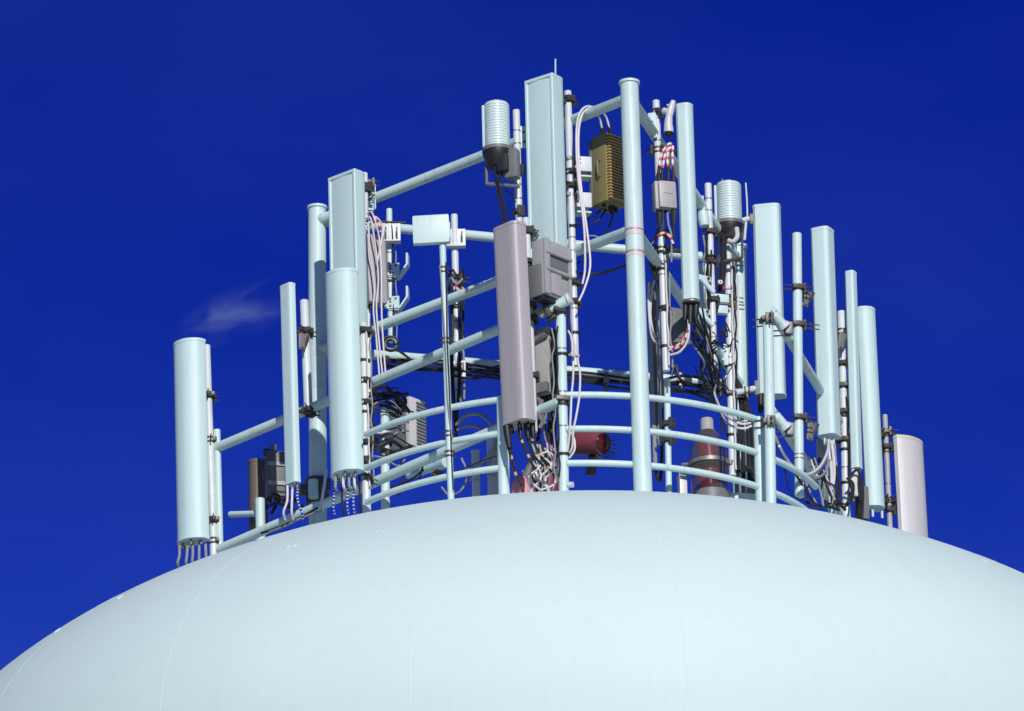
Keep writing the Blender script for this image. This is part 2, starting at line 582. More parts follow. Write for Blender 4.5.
def antenna(label, top, bot, d, w, dp, yaw, style='round', mat='radome', capmat=None, conn=4, clamps=(), group='panel antennas on the tower',
            pole_to=None, connmat='steel', clen=0.05, rough=None):
    """tall panel antenna; top and bottom are the photo positions of the middle of its ends"""
    a, b_ = at(top[0], top[1] + 1.6, d), at(*bot, d)
    L = (a - b_).length
    k = (a - b_).normalized()
    t = thing('panel_antenna', label, 'antenna', b_, group)
    fr = frame(b_, k, yaw)
    pr = profile(w, dp, style)
    MB().prism(pr, fr, 0.035, L - 0.03).build('radome', mat, t, smooth=40)
    big = [(x * 1.02 if style != 'lip' else x * 1.004, y * 1.03 if style != 'lip' else y * 1.01) for x, y in pr]
    if style == 'lip':
        big = [(x * 1.006, y * 1.01) for x, y in pr if not (y > 0 and abs(x) < w / 2 - .03 and y < dp / 2 - .001)]
    MB().prism(big, fr, L - 0.03, L).build('top_cap', capmat or mat, t, smooth=40)
    MB().prism(big, fr, 0.0, 0.035).build('bottom_cap', mat, t, smooth=40)
    for i in range(conn):
        s = -0.5 + (i + 0.5) / conn
        x, y = s * w * 0.8, (0.22 if i % 2 else -0.15) * dp
        MB().tube([fr(x, y, 0.004), fr(x, y, -clen)], 0.0125, 10).build('connector', connmat, t)
    if pole_to is not None:
        for y in clamps:
            p = on_axis((pole_to.a, pole_to.b), y)
            q = on_axis((a, b_), y)
            q = q - (fr(0, 1, 0) - fr(0, 0, 0)) * dp * 0.5
            mb = clamp_mesh(p, k, pole_to.r, yaw=yaw + 90 if abs(yaw) > 30 else yaw, rods=0.10, both=True)
            kk = (q - p)
            mb.tube([p, q], 0.022, 8)
            mb.tube([p + Vector((0, 0, .06)), q - Vector((0, 0, .02))], 0.012, 6)
            mb.build('bracket', 'dark', t)
    u = Upright(); u.t, u.a, u.b, u.k, u.fr, u.L, u.w, u.dp = t, a, b_, k, fr, L, w, dp
    return u


def bundle(label, paths, mat, r=0.013, cat='cables', name='cable_bundle', group=None, n=6, seg=7):
    """several cables that are tied together; each is a part; paths in photo px with depth"""
    P = [spline([at(*q) for q in path], n) for path in paths]
    t = thing(name, label, cat, min((p for pp in P for p in pp), key=lambda v: v.z), group)
    for i, pp in enumerate(P):
        MB().tube(pp, r if not isinstance(r, (list, tuple)) else r[i], seg).build('cable', mat if isinstance(mat, str) else mat[i], t)
    return t


def cable(label, path, mat, r=0.013, n=6, cat='cable', group=None, seg=7):
    o = MB().tube(spline([at(*q) for q in path], n), r, seg).build('cable', mat)
    return tag(o, label, cat, group)


def jumpers(label, ant, px, y0, y1, d, mats, spread, r=0.011, group=None, drop=None):
    """short leads hanging from an antenna's foot"""
    paths = []
    n = len(px)
    for i, x in enumerate(px):
        e = px[i] + spread * (i - (n - 1) / 2) / max(1, n - 1) + random.uniform(-1, 1)
        yy = y0[i] if isinstance(y0, (list, tuple)) else y0
        paths.append([(x, yy - 2, d), (x + random.uniform(-.6, .6), yy + (y1 - yy) * .4, d + .02), (e, yy + (y1 - yy) * .75, d + .01), (e + 1.5, y1, d - .05)])
    return bundle(label, paths, mats, r, 'cables', 'jumper_cables', group)


# ------------------------------------------------------------------ left sector
p208 = pole('slim white pipe directly behind the leftmost antenna', (207, 344), (214.2, 549), d_s1(209) + .1, 8, 'galv', True,
            (395, 440, 520, 541), yaw=100)
a188 = antenna('leftmost wide mint antenna with rounded face, alone against the sky', (187.2, 341), (191.2, 542), -.62, 0.36, 0.21, -45,
               'round', conn=5, clamps=(396, 521), pole_to=p208)
jumpers('short grey leads under the leftmost antenna', a188, [180, 188, 193, 200, 206], [548, 546, 544, 541, 545], 568, -.6, 'cable_grey', 2, 0.014)

p305 = pole('short white pipe left of the thick left post', (304.8, 299), (309, 412), d_s1(305) + .1, 9, 'galv', False, (331, 410), yaw=70)
a290 = antenna('slender mint antenna second from the left, short white pipe behind it', (288, 283.5), (293.5, 484), .3, 0.165, 0.085, -47,
               'flat', conn=3, clamps=(332, 411), pole_to=p305)
jumpers('white and blue ringed leads under the slender second antenna', a290, [288, 293, 298], 488, 520, .3, ['cable_white', 'cable_white', 'cable_blue'], 9, 0.012)

p366 = pole('white pipe with many clamps, right of the lower stacked left antenna', (363.8, 322), (367.3, 505), 1.05, 8.6, 'galv', True,
            (331, 381, 403, 443, 460, 478), yaw=60)
p369 = pole('thin white pipe close behind the upper stacked left antenna', (365.3, 172), (370.5, 432), d_ab(366) + .3, 6, 'galv', False,
            ((186, .08), 382, 404, 440), yaw=40)
a350 = antenna('tall mint antenna with raised edge strips, upper one of the left stacked pair', (348.7, 174.5), (352, 332), .45, 0.36, 0.20, -42,
               'lip', conn=3, clamps=(190, 300), pole_to=p369)
a342 = antenna('broad mint antenna with rounded face, lower one of the left stacked pair', (339, 271.5), (345.2, 474), 1.3, 0.37, 0.21, -48,
               'round', conn=5, clamps=(331, 462), pole_to=p366)
jumpers('blue and white ringed leads under the lower stacked antenna', a342, [335, 343, 348, 354, 360], [482, 480, 478, 477, 478], 515, 1.26,
        ['cable_blue', 'black', 'cable_blue', 'cable_blue', 'black'], 3, 0.011)
jumpers('white connector tails between the blue leads and the lower stacked antenna', a342, [336, 344, 349.5, 355], [479, 477, 476, 475], 491, 1.32, ['cable_grey', 'cable_white', 'cable_grey', 'cable_white'], 1, 0.014)

# dark clamp cluster round the foot of the thick left post
t = thing('collar_clamp', 'dark heavy clamp round the foot of the thick left post', 'clamp', at(318, 506, dA))
for y, rr in ((484, .125), (500, .115)):
    p = on_axis(PA, y)
    MB().tube([p - Vector((0, 0, .045)), p + Vector((0, 0, .045))], rr, 20).build('ring', 'dark', t)
fr = frame(on_axis(PA, 492), yaw=-20)
MB().box(fr, -.17, .15, .08, .15, -.05, .05, .01).build('plate', 'dark', t)
MB().tube([fr(.02, .17, -.12), fr(.02, .17, .06)], .05, 16).build('sleeve', 'mint', t)
cable('white lead running down past the foot of the thick left post', [(327, 470, .2), (325, 485, .25), (323, 498, .25), (323, 512, .2)], 'cable_white', .016)

# boxes at the back left
t = thing('radio_box', 'brown cylinder box behind the two left antennas', 'radio unit', at(258, 526, -1.5))
fr = frame(at(258, 527, -1.5), yaw=-20)
pr = profile(.19, .16, 'round')
MB().prism(pr, fr, 0, .66).build('housing', 'brown', t)
MB().prism([(x * 1.06, y * 1.06) for x, y in pr], fr, .66, .69).build('lid', 'brown', t)


def radio(label, px, py, d, w, dp, h, yaw, mat, finmat=None, nf=12, handle=True, cover=None, name='radio_unit', bevel=.012, tilt=0.0, finside='front', conn=3):
    base = at(px, py, d)
    t = thing(name, label, 'radio unit', base, None)
    ax = Vector((tilt, 0, 1)).normalized()
    fr = frame(base, ax, yaw)
    MB().box(fr, -w / 2, w / 2, -dp / 2, dp / 2, 0, h, bevel).build('housing', mat, t)
    if finmat:
        mb = MB()
        for i in range(nf):
            z = .03 + (h - .06) * i / (nf - 1)
            if finside == 'front':
                mb.box(fr, -w / 2 + .012, w / 2 - .008, dp / 2 - .002, dp / 2 + .045, z - .006, z + .006)
            else:
                mb.box(fr, w / 2 - .002, w / 2 + .04, -dp / 2 + .01, dp / 2 - .01, z - .007, z + .007)
        mb.build('cooling_fins', finmat, t)
    if cover:
        MB().box(fr, -w / 2 + .02, w / 2 - .02, dp / 2 + .002, dp / 2 + .022, .04, h - .04, .008).build('cover', cover, t)
    if handle:
        MB().tube(spline([fr(-w / 2, 0, h * .42), fr(-w / 2 - .03, 0, h * .43), fr(-w / 2 - .03, 0, h * .58), fr(-w / 2, 0, h * .59)], 4), .008, 8).build('handle', 'steel', t)
    for i in range(conn):
        x = w * (-.3 + .6 * i / max(1, conn - 1))
        MB().tube([fr(x, 0, .002), fr(x, 0, -.05)], .016, 10).build('connector', 'black', t)
    return t, fr


t, fr = radio('dark grey box behind the slender second antenna', 276.5, 498, -1.2, .19, .14, .47, 15, 'darkgrey', None, cover='darkgrey', conn=3)
MB().box(fr, -.1, .1, .09, .11, .3, .34, .004).build('rib', 'grey', t)
MB().box(fr, -.1, .1, .09, .11, .1, .14, .004).build('rib', 'grey', t)
MB().tube([fr(-.02, 0, .468), fr(-.02, 0, .55)], .035, 14).build('stub', 'steel', t)
MB().lathe([(.0001, .0), (.03, .0), (.04, .03), (.03, .06), (.0001, .07)], lambda x, y, z, fr=fr: fr(-.09 + x, y, .44 + z), 14).build('knob', 'dark', t)
bundle('dark tangle of cables beside the grey box at the back left', [
    [(268, 500, -1.0), (276, 494, -.9), (284, 500, -.9), (292, 497, -.8), (300, 505, -.6), (312, 512, -.3)],
    [(266, 508, -1.0), (278, 503, -.9), (288, 507, -.9), (298, 512, -.6)],
    [(272, 514, -1.0), (282, 498, -1.0), (290, 505, -.8), (296, 500, -.7), (306, 517, -.4)]], 'black', .017)
bundle('black cables lying along the lower left pipe', [
    [(262, 533, -.28), (280, 527, -.1), (300, 518, .1), (318, 508, .25)],
    [(270, 532, -.2), (288, 525, 0), (306, 516, .15), (322, 511, .25)]], ['black', 'cable_grey'], .012)

# ------------------------------------------------------------------ hardware right of the stacked left antennas
p390 = pole('thin mint pipe carrying two bent plates', (389.8, 208), (391.6, 342), d_ac(390) + .1, 6.2, 'mint', False, (), bands=(253,))
fr = frame(at(392, 233, d_ac(390) + .14), yaw=0)
MB().box(fr, -.09, .09, -.012, .006, -.115, .10, .004).build('cross_plate', 'galv', p390.t)
MB().box(fr, -.09, .09, -.01, .09, -.118, -.105, .003).build('cross_plate_foot', 'galv', p390.t)
for dx in (-.055, .055):
    MB().tube([fr(dx, .0, 0) + Vector((0, 0, -.0)), fr(dx, .002, .0)] if False else [fr(dx, .085 * math.sin(q) - .03, .07 * math.cos(q)) for q in [math.pi * k / 10 for k in range(11)]], .007, 6).build('u_bolt', 'steel', p390.t)
MB().tube([fr(-.1, -.01, .125), fr(.14, -.02, .115)], .012, 8).build('rod', 'dark', p390.t)
for y in (270, 303):
    base = at(391, y, d_ac(390) + .14)
    fr = frame(base, yaw=-8)
    mb = MB()
    # flat holed plate, bent to a slanting flange at its right end
    mb.box(fr, -.055, .09, .0, .012, -.06, .065)
    pl = [(-.02 + .0, -.075), (.08, -.075), (.175, .055), (.175, .17), (.155, .17), (.155, .06), (.075, -.06), (-.02, -.06)]
    f2 = lambda x, y_, z, fr=fr: fr(x, z, y_)
    mb.prism(pl, f2, -.10, .0)
    mb.build('bent_plate', 'mint', p390.t)
    mb = MB()
    for sx, sz in ((0, .04), (0, .01), (.0, -.035), (.055, .04), (-.045, -.05)):
        mb.tube([fr(sx, .006, sz), fr(sx, .017, sz)], .012, 8)
    mb.build('hole', 'dark', p390.t)

t, fr = radio('pale lilac box hung behind white cables, right of the upper stacked antenna', 377, 305, .16, .20, .14, .72, 22, 'lilac', None, handle=False, cover=None, bevel=.03, conn=3, tilt=-.03)
MB().box(fr, .085, .12, -.09, .04, .05, .66, .01).build('backplate', 'darkgrey', t)
bundle('white cables draped over the pale lilac box', [
    [(368, 214, 0.33), (372, 212, 0.38), (376, 222, 0.38), (380, 240, 0.33), (382, 270, 0.33), (382, 300, 0.33), (383, 330, 0.33), (386, 372, 0.38)],
    [(366, 219, 0.33), (371, 218, 0.38), (374, 232, 0.38), (377, 255, 0.33), (379, 280, 0.33), (377, 305, 0.33), (379, 335, 0.33), (383, 374, 0.38)],
    [(366, 224, 0.33), (369, 226, 0.38), (370, 245, 0.38), (373, 270, 0.33), (375, 290, 0.33), (374, 310, 0.33), (377, 340, 0.33), (380, 376, 0.38)],
    [(370, 216, 0.33), (378, 218, 0.33), (383, 228, 0.31), (381, 246, 0.33), (378, 262, 0.33)]], 'cable_white', .0085)
bundle('pale bundle of cables with red ends at the top of the lilac box', [
    [(367, 222, .3), (372, 216, .35), (378, 222, .35), (381, 232, .3)],
    [(368, 228, .3), (374, 222, .35), (380, 228, .35)]], 'cable_red', .011)
# hanger bracket joining pole and top sloping pipe
t = thing('hanger_plate', 'pale drilled plate clamped to the start of the top left sloping pipe', 'bracket', at(371, 204, d_ab(370) + .1))
fr = frame(at(370.5, 210, d_ab(370) + .1), yaw=20)
MB().box(fr, -.045, .045, -.01, .004, 0, .26, .003).build('plate', 'mint', t)
MB().box(fr, .035, .047, -.06, .05, 0, .26, .003).build('flange', 'mint', t)
mb = MB()
for x, z in ((-.0, .20), (-.0, .11), (.01, .04)): mb.tube([fr(x, .003, z), fr(x, .02, z)], .014, 8)
mb.build('bolts', 'dark', t)
clamp_mesh(fr(-.03, .02, .27), (0, 0, 1), .04, 10, .08, True).build('clamp', 'dark', t)

# round coil of black cable
t = thing('cable_coil', 'round coil of black cable hanging under the bent plates', 'cable coil', at(391, 352, d_ac(390) + .3))
c0 = at(391, 344.5, d_ac(390) + .3)
for i in range(4):
    rr = .045 + .011 * i
    pts = [c0 + Vector((rr * math.cos(q), -.015 * math.sin(q * 1.5 + i), rr * math.sin(q) + .004 * i)) for q in [2 * math.pi * k / 28 for k in range(29)]]
    MB().tube(pts, .011, 7).build('loop', 'black' if i != 1 else 'cable_grey', t)

# flag-shaped cabinet on its own post
d = 2.2
tq = thing('equipment_cabinet', 'flat mint cabinet like a flag on a slender post', 'cabinet', at(451, 497, d))
a, b_ = at(443.2, 245, d), at(451.5, 495, d)
foot = to_dome(a, b_)
MB().tube([foot, a + (a - b_).normalized() * .2], px2m(3.3), 14).build('post', 'mint', tq)
p = at(413.8, 243.5, d + .05)
fr = frame(p, Vector((-.02, 0, 1)), -3)
MB().box(fr, 0, .345, -.07, 0.0, 0, .275, .006).build('box', 'mint', tq)
MB().box(fr, .006, .339, -.065, -.005, .2752, .283, .003).build('lid', 'mint', tq)
MB().box(fr, .33, .353, -.06, -.02, .05, .21, .004).build('hinge', 'mint', tq)
for y in (270, 341, 434, 454):
    clamp_mesh(on_axis((a, b_), y), (a - b_), .032, 30, .03, True, plate=False).build('strap', 'dark', tq)
bundle('thin dark wires strapped down the cabinet post', [
    [(446.5, 262, d + .06), (447.5, 300, d + .06), (448, 340, d + .06), (450.5, 400, d + .05), (452, 450, d + .05), (454, 490, d + .05)],
    [(440.5, 265, d + .05), (443, 300, d + .06), (446, 345, d + .06), (448.5, 400, d + .06), (453, 440, d + .06)]], ['black', 'cable_grey'], .006)

p455 = pole('mid-height white pipe right of the flag-shaped cabinet', (454.8, 213.5), (458.6, 404), d_ac(455) + .1, 7.2, 'galv', False, (278, (284, .05), 368), bands=(308, 322, 391))
for y in (237, 369):
    fr = frame(at(456.5, y, d_ac(456) + .12), yaw=0)
    MB().box(fr, -.095, .095, -.012, .006, -.115, .085, .004).build('cross_plate', 'galv', p455.t)
    MB().box(fr, -.095, .095, -.01, .07, -.12, -.107, .003).build('cross_plate_foot', 'galv', p455.t)
    for dx in (-.06, .06):
        MB().tube([fr(dx, .085 * math.sin(q) - .03, .062 * math.cos(q)) for q in [math.pi * k / 10 for k in range(11)]], .007, 6).build('u_bolt', 'steel', p455.t)
bundle('knot of dark connectors around the mid-height white pipe', [
    [(449, 276, -.8), (453, 270, -.7), (458, 276, -.7), (463, 270, -.75), (465, 280, -.8)],
    [(448, 284, -.8), (452, 278, -.7), (457, 284, -.7), (463, 279, -.75)],
    [(449, 290, -.8), (452, 285, -.72), (452, 300, -.75), (453, 330, -.75), (452, 350, -.7), (454, 395, -.6), (457, 440, -.6)],
    [(463, 283, -.8), (464, 300, -.78), (463, 330, -.75), (461, 350, -.7), (459, 395, -.6), (456, 445, -.6)],
    [(456, 285, -.7), (459, 290, -.7), (464, 288, -.7)]], ['black', 'cable_grey', 'black', 'black', 'cable_red'], [.013, .012, .018, .014, .012])
bundle('grey hoses curving over between cabinet post and rail end', [
    [(457, 425, .4), (466, 416, .5), (478, 414, .7), (488, 420, .9), (497, 434, 1.2), (492, 452, 1.2), (478, 466, 1.0), (462, 472, .8)],
    [(458, 430, .4), (468, 426, .5), (480, 428, .7), (489, 438, .9)],
    [(470, 480, .7), (484, 472, .9), (494, 456, 1.1), (500, 440, 1.3)],
    [(442, 487, .6), (450, 495, .6), (462, 490, .7), (468, 474, .7), (462, 458, .7)]], 'cable_grey', [.018, .015, .014, .01])
cable('thin black wire crossing from hoses to the grey antenna leads', [(462, 470, 1.5), (480, 462, 1.7), (498, 456, 2.0), (512, 455, 2.2)], 'black', .006)

# finned radio behind the left part of the rail
t, fr = radio('grey radio box with pale ribbed side behind the left end of the rail', 405, 452, -.6, .26, .2, .48, -42, 'darkgrey', None, handle=False, conn=4)
MB().box(fr, .131, .19, -.11, .12, -.0, .5, .006).build('side_plate', 'white', t)
mb = MB()
for i in range(13):
    z = .035 + i * .035
    mb.box(fr, .19, .205, -.10, .03, z - .007, z + .007)
mb.build('ribs', 'darkgrey', t)
p385 = pole('thick short mint pipe between the rail tubes at the left', (385.5, 405), (386, 497), d_s1(386) - .3, 9, 'mint', True, ((440, .05), (455, .18)), yaw=60)
bundle('dark heap of cables hanging at the top of the thick short pipe', [
    [(368, 398, .5), (378, 392, .5), (388, 398, .5), (398, 393, .4), (406, 400, .3), (404, 410, .2)],
    [(370, 404, .5), (382, 400, .5), (394, 404, .45), (404, 408, .3), (398, 416, .2), (388, 412, .3)],
    [(372, 391, .5), (384, 386, .5), (396, 395, .45), (408, 394, .3)],
    [(378, 396, .6), (390, 392, .55), (402, 402, .45), (410, 412, .3)],
    [(380, 405, .5), (392, 408, .5), (400, 412, .4), (396, 398, .4), (386, 396, .5)],
    [(364, 440, .5), (378, 446, .55), (392, 441, .5), (406, 450, .4)],
    [(366, 452, .5), (380, 448, .55), (396, 452, .5), (412, 446, .4)],
    [(372, 404, .5), (372, 420, .5), (377, 436, .5)],
    [(394, 410, .4), (400, 418, .4), (398, 432, .4), (390, 440, .4)]], ['black'] * 8 + ['cable_grey'], .018)
bundle('small dark wires sagging under the lowest left rail', [
    [(392, 488, .6), (402, 484, .7), (414, 478, .8), (424, 470, .9)],
    [(398, 495, .6), (408, 486, .7), (416, 487, .8), (420, 478, .8), (425, 460, .8)],
    [(402, 460, .5), (404, 484, .5), (400, 492, .6)]], 'black', .011)
t = thing('pipe_joint', 'fat mint pipe joint lying between the two lower left rails', 'pipe', at(420, 478, .3))
MB().tube([at(410, 476, .2), at(432, 468, .55)], .04, 16).build('sleeve', 'mint', t)
MB().tube([at(432, 468, .55), at(447, 462, .75)], .055, 16).build('elbow', 'mint', t)
clamp_mesh(at(436, 466, .6), (1, .2, .3), .06, 60, .04, True).build('clamp', 'dark', t)

# pale slabs behind the rail opening
for lab, x0, x1, y0, y1 in (('narrow white upright panel left of the rail end', 473.5, 481, 452, 500), ('wider white upright panel touching the rail end', 489, 499, 441, 500)):
    base = at((x0 + x1) / 2, y1, .9)
    t = thing('vent_panel', lab, 'panel', base)
    fr = frame(base, yaw=8)
    w = px2m(x1 - x0); h = px2m(y1 - y0) * 1.06
    MB().box(fr, -w / 2, w / 2, -.05, .0, -.25, h, .004).build('sheet', 'white', t)
    MB().box(fr, -w / 2 - .006, w / 2 + .006, -.056, .006, h, h + .016, .004).build('top_edge', 'white', t)
    MB().box(fr, -w / 2 + .01, w / 2 - .01, .0005, .006, h * .4, h * .43).build('rib', 'grey', t)

# ------------------------------------------------------------------ cable run on the back pipe
def yac2(x): return 350 + (x - 318) * 35 / 424.0


black_runs = []
for j in range(6):
    pts = []
    for x in range(380, 721, 34):
        sag = 4.5 * math.sin((x + j * 37) * .021) ** 2 + j * 1.7
        pts.append((x, yac2(x) + 1 + sag + random.uniform(-1, 1), d_ac(x) + .075 + .016 * (j % 3)))
    black_runs.append(pts)
bundle('thick run of black cables tied under the long level back pipe', black_runs, 'black', .0125)
bundle('loose black cables drooping below the back pipe left of the grey antenna', [
    [(402, 352, -.6), (418, 364, -.6), (440, 370, -.6), (460, 377, -.6), (480, 378, -.6), (500, 372, -.6)],
    [(398, 350, -.7), (425, 367, -.7), (450, 369, -.7), (475, 372, -.7), (500, 366, -.7)]], 'black', .012)
for x in (607, 681):
    t = thing('cable_clip', 'upright dark clip gripping the black cable run %s' % ('left of the thick middle post' if x < 640 else 'right of the thick middle post'), 'clip', at(x, 388, d_ac(x) + .1))
    fr = frame(at(x, 389, d_ac(x) + .12), yaw=0)
    MB().box(fr, -.02, .02, -.12, .02, 0, .17, .006).build('strap', 'dark', t)
    MB().box(fr, -.03, .03, .021, .045, .05, .12, .006).build('buckle', 'steel', t)
    for z in (.03, .145): MB().tube([fr(0, .02, z), fr(0, .05, z)], .012, 8).build('bolt', 'steel', t)

# ------------------------------------------------------------------ centre: ribbed canisters
def canister(label, cx, ytop, ybot, d, rpx, nr, pole_px, group=None):
    a, b_ = at(cx - .3, ytop, d), at(cx + .7, ybot, d)
    r = px2m(rpx); L = (a - b_).length
    t = thing('ribbed_canister', label, 'radio unit', b_, group)
    fr = frame(b_, a - b_, -20)
    prof = [(r * .96, 0.0)]
    for i in range(nr):
        z0 = L * (i + .08) / nr; z1 = L * (i + .92) / nr
        g = L / nr
        prof += [(r * .955, z0), (r, z0 + .12 * g), (r, z1 - .12 * g), (r * .955, z1)]
    prof += [(r * .96, L), (r * .9, L + .012), (r * .4, L + .03), (r * .38, L + .042), (.0001, L + .045)]
    MB().lathe(prof, fr, 40).build('shell', 'canister', t, smooth=28)
    MB().box(fr, -r * 1.02, -r * .8, r * .15, r * .62, .01, L - .005, .01).build('side_strip', 'mint', t)
    mb = MB(); mb.lathe([(r * 1.2, -.035), (r * 1.2, .0), (r * .9, .001)], fr, 36)
    mb.build('base_plate', 'darkgrey', t)
    MB().lathe([(.0001, -.2), (r * .75, -.19), (r * .95, -.13), (r * 1.15, -.07), (r * 1.15, -.03)], fr, 28).build('base', 'black', t)
    return t, fr, r, L


t, fr, r, L = canister('white ribbed canister on a pole at the upper left of the tall centre antenna', 497.3, 105.5, 149, 2.15, 12.6, 16, 517)
MB().tube([fr(-r * .95, 0, -.02), fr(-r * .95, 0, -.34)], .015, 8).build('stay', 'darkgrey', t)
MB().tube([fr(-r * .95, 0, -.34), fr(.21, .0, -.42)], .02, 8).build('arm', 'darkgrey', t)
MB().box(fr, .02, .13, -.08, .1, -.27, -.1, .01).build('bracket', 'black', t)
MB().box(fr, .08, .21, -.06, .05, -.33, -.03, .02).build('bracket', 'darkgrey', t)
MB().tube([fr(-.055, .1, -.09), fr(-.055, .1, -.03)], .014, 8).build('gland', 'white', t)
p517 = pole('pole under the left ribbed canister, clamped twice low down', (516.8, 109), (520.8, 262), 1.95, 7.2, 'galv', False,
            ((171, .04), (212, .04)), bands=(131, 144, 185, 199), yaw=-60)
bundle('thick black cables dropping from the left ribbed canister', [
    [(494.5, 160, 2.2), (497, 175, 2.2), (500, 190, 2.15), (504, 205, 2.1), (506, 222, 2.05), (507, 240, 2.0)],
    [(498, 160, 2.2), (499, 178, 2.2), (498, 192, 2.15), (500, 208, 2.1), (503, 225, 2.05)],
    [(503, 160, 2.2), (502, 178, 2.2), (506, 190, 2.15), (512, 194, 2.05), (516, 202, 2.0)]], 'black', [.02, .007, .008])
t = thing('hanger_plate', 'pale drilled plate between canister pole and tall centre antenna', 'bracket', at(524, 148, 1.95))
fr = frame(at(524, 148, 1.93), yaw=10)
MB().box(fr, -.035, .05, -.01, .004, 0, .225, .004).build('plate', 'mint', t)
mb = MB()
for z in (.06, .16): mb.tube([fr(.005, .003, z), fr(.005, .02, z)], .012, 8)
mb.build('bolts', 'dark', t)

# tall centre antenna
p568 = pole('tall white pipe right of the tall centre antenna', (568.4, 90), (576.2, 366), d_ab(568) + .1, 7.2, 'galv', False,
            ((99, .09), 172, 186, (283, .1), (302, .1)), bands=(238, 251, 287, 309), yaw=60)
a548 = antenna('tall wide mint antenna at top centre with raised edge strips and a whip on top', (546, 79), (552, 296), 2.15, 0.335, 0.235, -37,
               'lip', conn=3, clamps=(100, 186), pole_to=p568)
o = MB().tube([at(556, 76, 2.12), at(556, 59, 2.12)], .008, 8).build('lightning_rod', 'galv')
tag(o, 'thin whip standing on top of the tall centre antenna', 'rod')
for y, lab in ((160, 'upper'), (196, 'lower')):
    t = thing('support_plate', '%s pale bent plate holding the olive radio box to the white pipe' % lab, 'bracket', at(582, y + 9, d_ab(575)))
    fr = frame(at(572, y + 12, d_ab(575)), yaw=12)
    MB().box(fr, .04, .20, -.02, 0, 0.02, .17, .004).build('plate', 'galv', t)
    MB().box(fr, 0, .2, -.12, -.02, -.03, -.012, .004).build('foot', 'mint', t)
    MB().box(fr, .0, .2, -.14, -.12, -.03, .13, .004).build('back_plate', 'mint', t)
    clamp_mesh(fr(.0, .0, .12), (0, 0, 1), .04, 20, .1, True).build('clamp', 'steel', t)
t, fr = radio('olive finned radio box behind the top of the thick middle post', 610.5, 206, 1.72, .26, .19, .70, 42, 'olive', 'straw', 22, handle=False, bevel=.008, conn=2)
MB().tube(spline([fr(-.13, .02, .27), fr(-.165, .02, .28), fr(-.165, .02, .42), fr(-.13, .02, .43)], 4), .009, 8).build('handle', 'steel', t)
MB().box(fr, -.14, .14, -.13, -.096, -.01, .66, .006).build('backplate', 'darkgrey', t)
MB().lathe([(.0001, -.09), (.015, -.08), (.03, -.03), (.03, .0)], lambda x, y, z, fr=fr: fr(x + .02, y, z), 14).build('gland', 'black', t)
bundle('pair of white cables looping over the top pipe and down the white pipe', [
    [(602.5, 128, 1.75), (600, 118, 1.8), (594, 108, 1.95), (587, 106.5, 2.05), (581, 112, 2.1), (577.5, 125, 2.1), (577, 150, 2.1), (579, 180, 2.1), (584, 220, 2.1), (585.5, 245, 2.1), (585.5, 270, 2.1), (583, 284, 2.1)],
    [(610, 128, 1.75), (606, 116, 1.8), (597, 107.5, 1.95), (588, 109, 2.05), (581.5, 118, 2.1), (579, 140, 2.1), (581, 180, 2.1), (586.5, 222, 2.1), (590.5, 255, 2.1), (590, 272, 2.1), (584.5, 290, 2.1), (579.5, 301, 2.1)]],
    'cable_white', .0105)
bundle('two black boots on top of the olive radio box', [[(602, 124, 1.75), (604, 136, 1.72)], [(609, 125, 1.75), (612, 138, 1.72)]], 'black', .019, 'cable boots', 'cable_boots')
cable('black cable arcing from white pipe to the thick middle post', [(573, 271, 1.9), (588, 274, 1.9), (603, 273, 1.9), (622, 267, 2.1), (636, 262, 2.3)], 'black', .013)
bundle('thin black loops hanging under the olive radio box', [
    [(574, 221, 1.7), (580, 224, 1.7), (588, 219, 1.7), (598, 213, 1.65), (606, 205, 1.65)],
    [(574, 223, 1.7), (586, 225, 1.7), (597, 222, 1.65), (604, 214, 1.65), (608, 205, 1.65)],
    [(575, 266, 1.7), (582, 260, 1.7), (590, 252, 1.65), (600, 243, 1.6), (609, 228, 1.6), (614, 214, 1.6)]], 'black', .009)
cable('dark green earth wire under the olive radio box', [(586, 236, 1.8), (595, 236, 1.75), (604, 240, 1.75), (614, 243, 1.8)], 'cable_grey', .008)

# grey antenna in front and its pole
p530 = pole('white pipe close behind the lilac grey antenna', (526.5, 217), (534.5, 432), 2.3, 7.5, 'galv', False, (230, 262, (305, .07), (319, .07)), yaw=40)
a515 = antenna('lilac grey antenna hanging lowest at the centre, lit right edge', (509.5, 225), (519, 424), 2.62, 0.325, 0.175, -46,
               'flat', 'lilac', conn=5, clamps=(232, 376), pole_to=p530, connmat='black', clen=.06)
bundle('black boots with taped leads under the lilac grey antenna', [
    [(508, 424, 2.6), (509, 440, 2.6), (511, 450, 2.6), (513, 462, 2.6), (517, 476, 2.58), (523, 487, 2.55)],
    [(505.5, 425, 2.6), (507.5, 440, 2.6), (511, 455, 2.6), (515, 468, 2.6)],
    [(519, 424, 2.6), (521, 436, 2.6), (525, 447, 2.6), (531, 460, 2.6), (536, 470, 2.55)],
    [(525, 423, 2.6), (527, 436, 2.6), (531, 446, 2.6), (535, 456, 2.6), (544, 466, 2.5)],
    [(531, 422, 2.6), (532, 436, 2.6), (537, 448, 2.6), (545, 462, 2.5), (552, 472, 2.4)]], ['cable_yellow', 'black', 'cable_yellow', 'black', 'cable_yellow'], .013)
boots = [((507, 426), (510, 448), .036), ((520, 424), (521.5, 439), .022), ((527, 423), (529, 439), .028), ((533, 422), (534, 438), .026)]
t = thing('cable_boots', 'fat black boots at the foot of the lilac grey antenna', 'cable boots', at(515, 448, 2.62))
for a, b_, r in boots:
    MB().tube([at(*a, 2.62), at((a[0] + b_[0]) / 2, (a[1] + b_[1]) / 2, 2.62), at(*b_, 2.62)], r, 12, taper=[1, .95, .6]).build('boot', 'black', t)
white_tangle = []
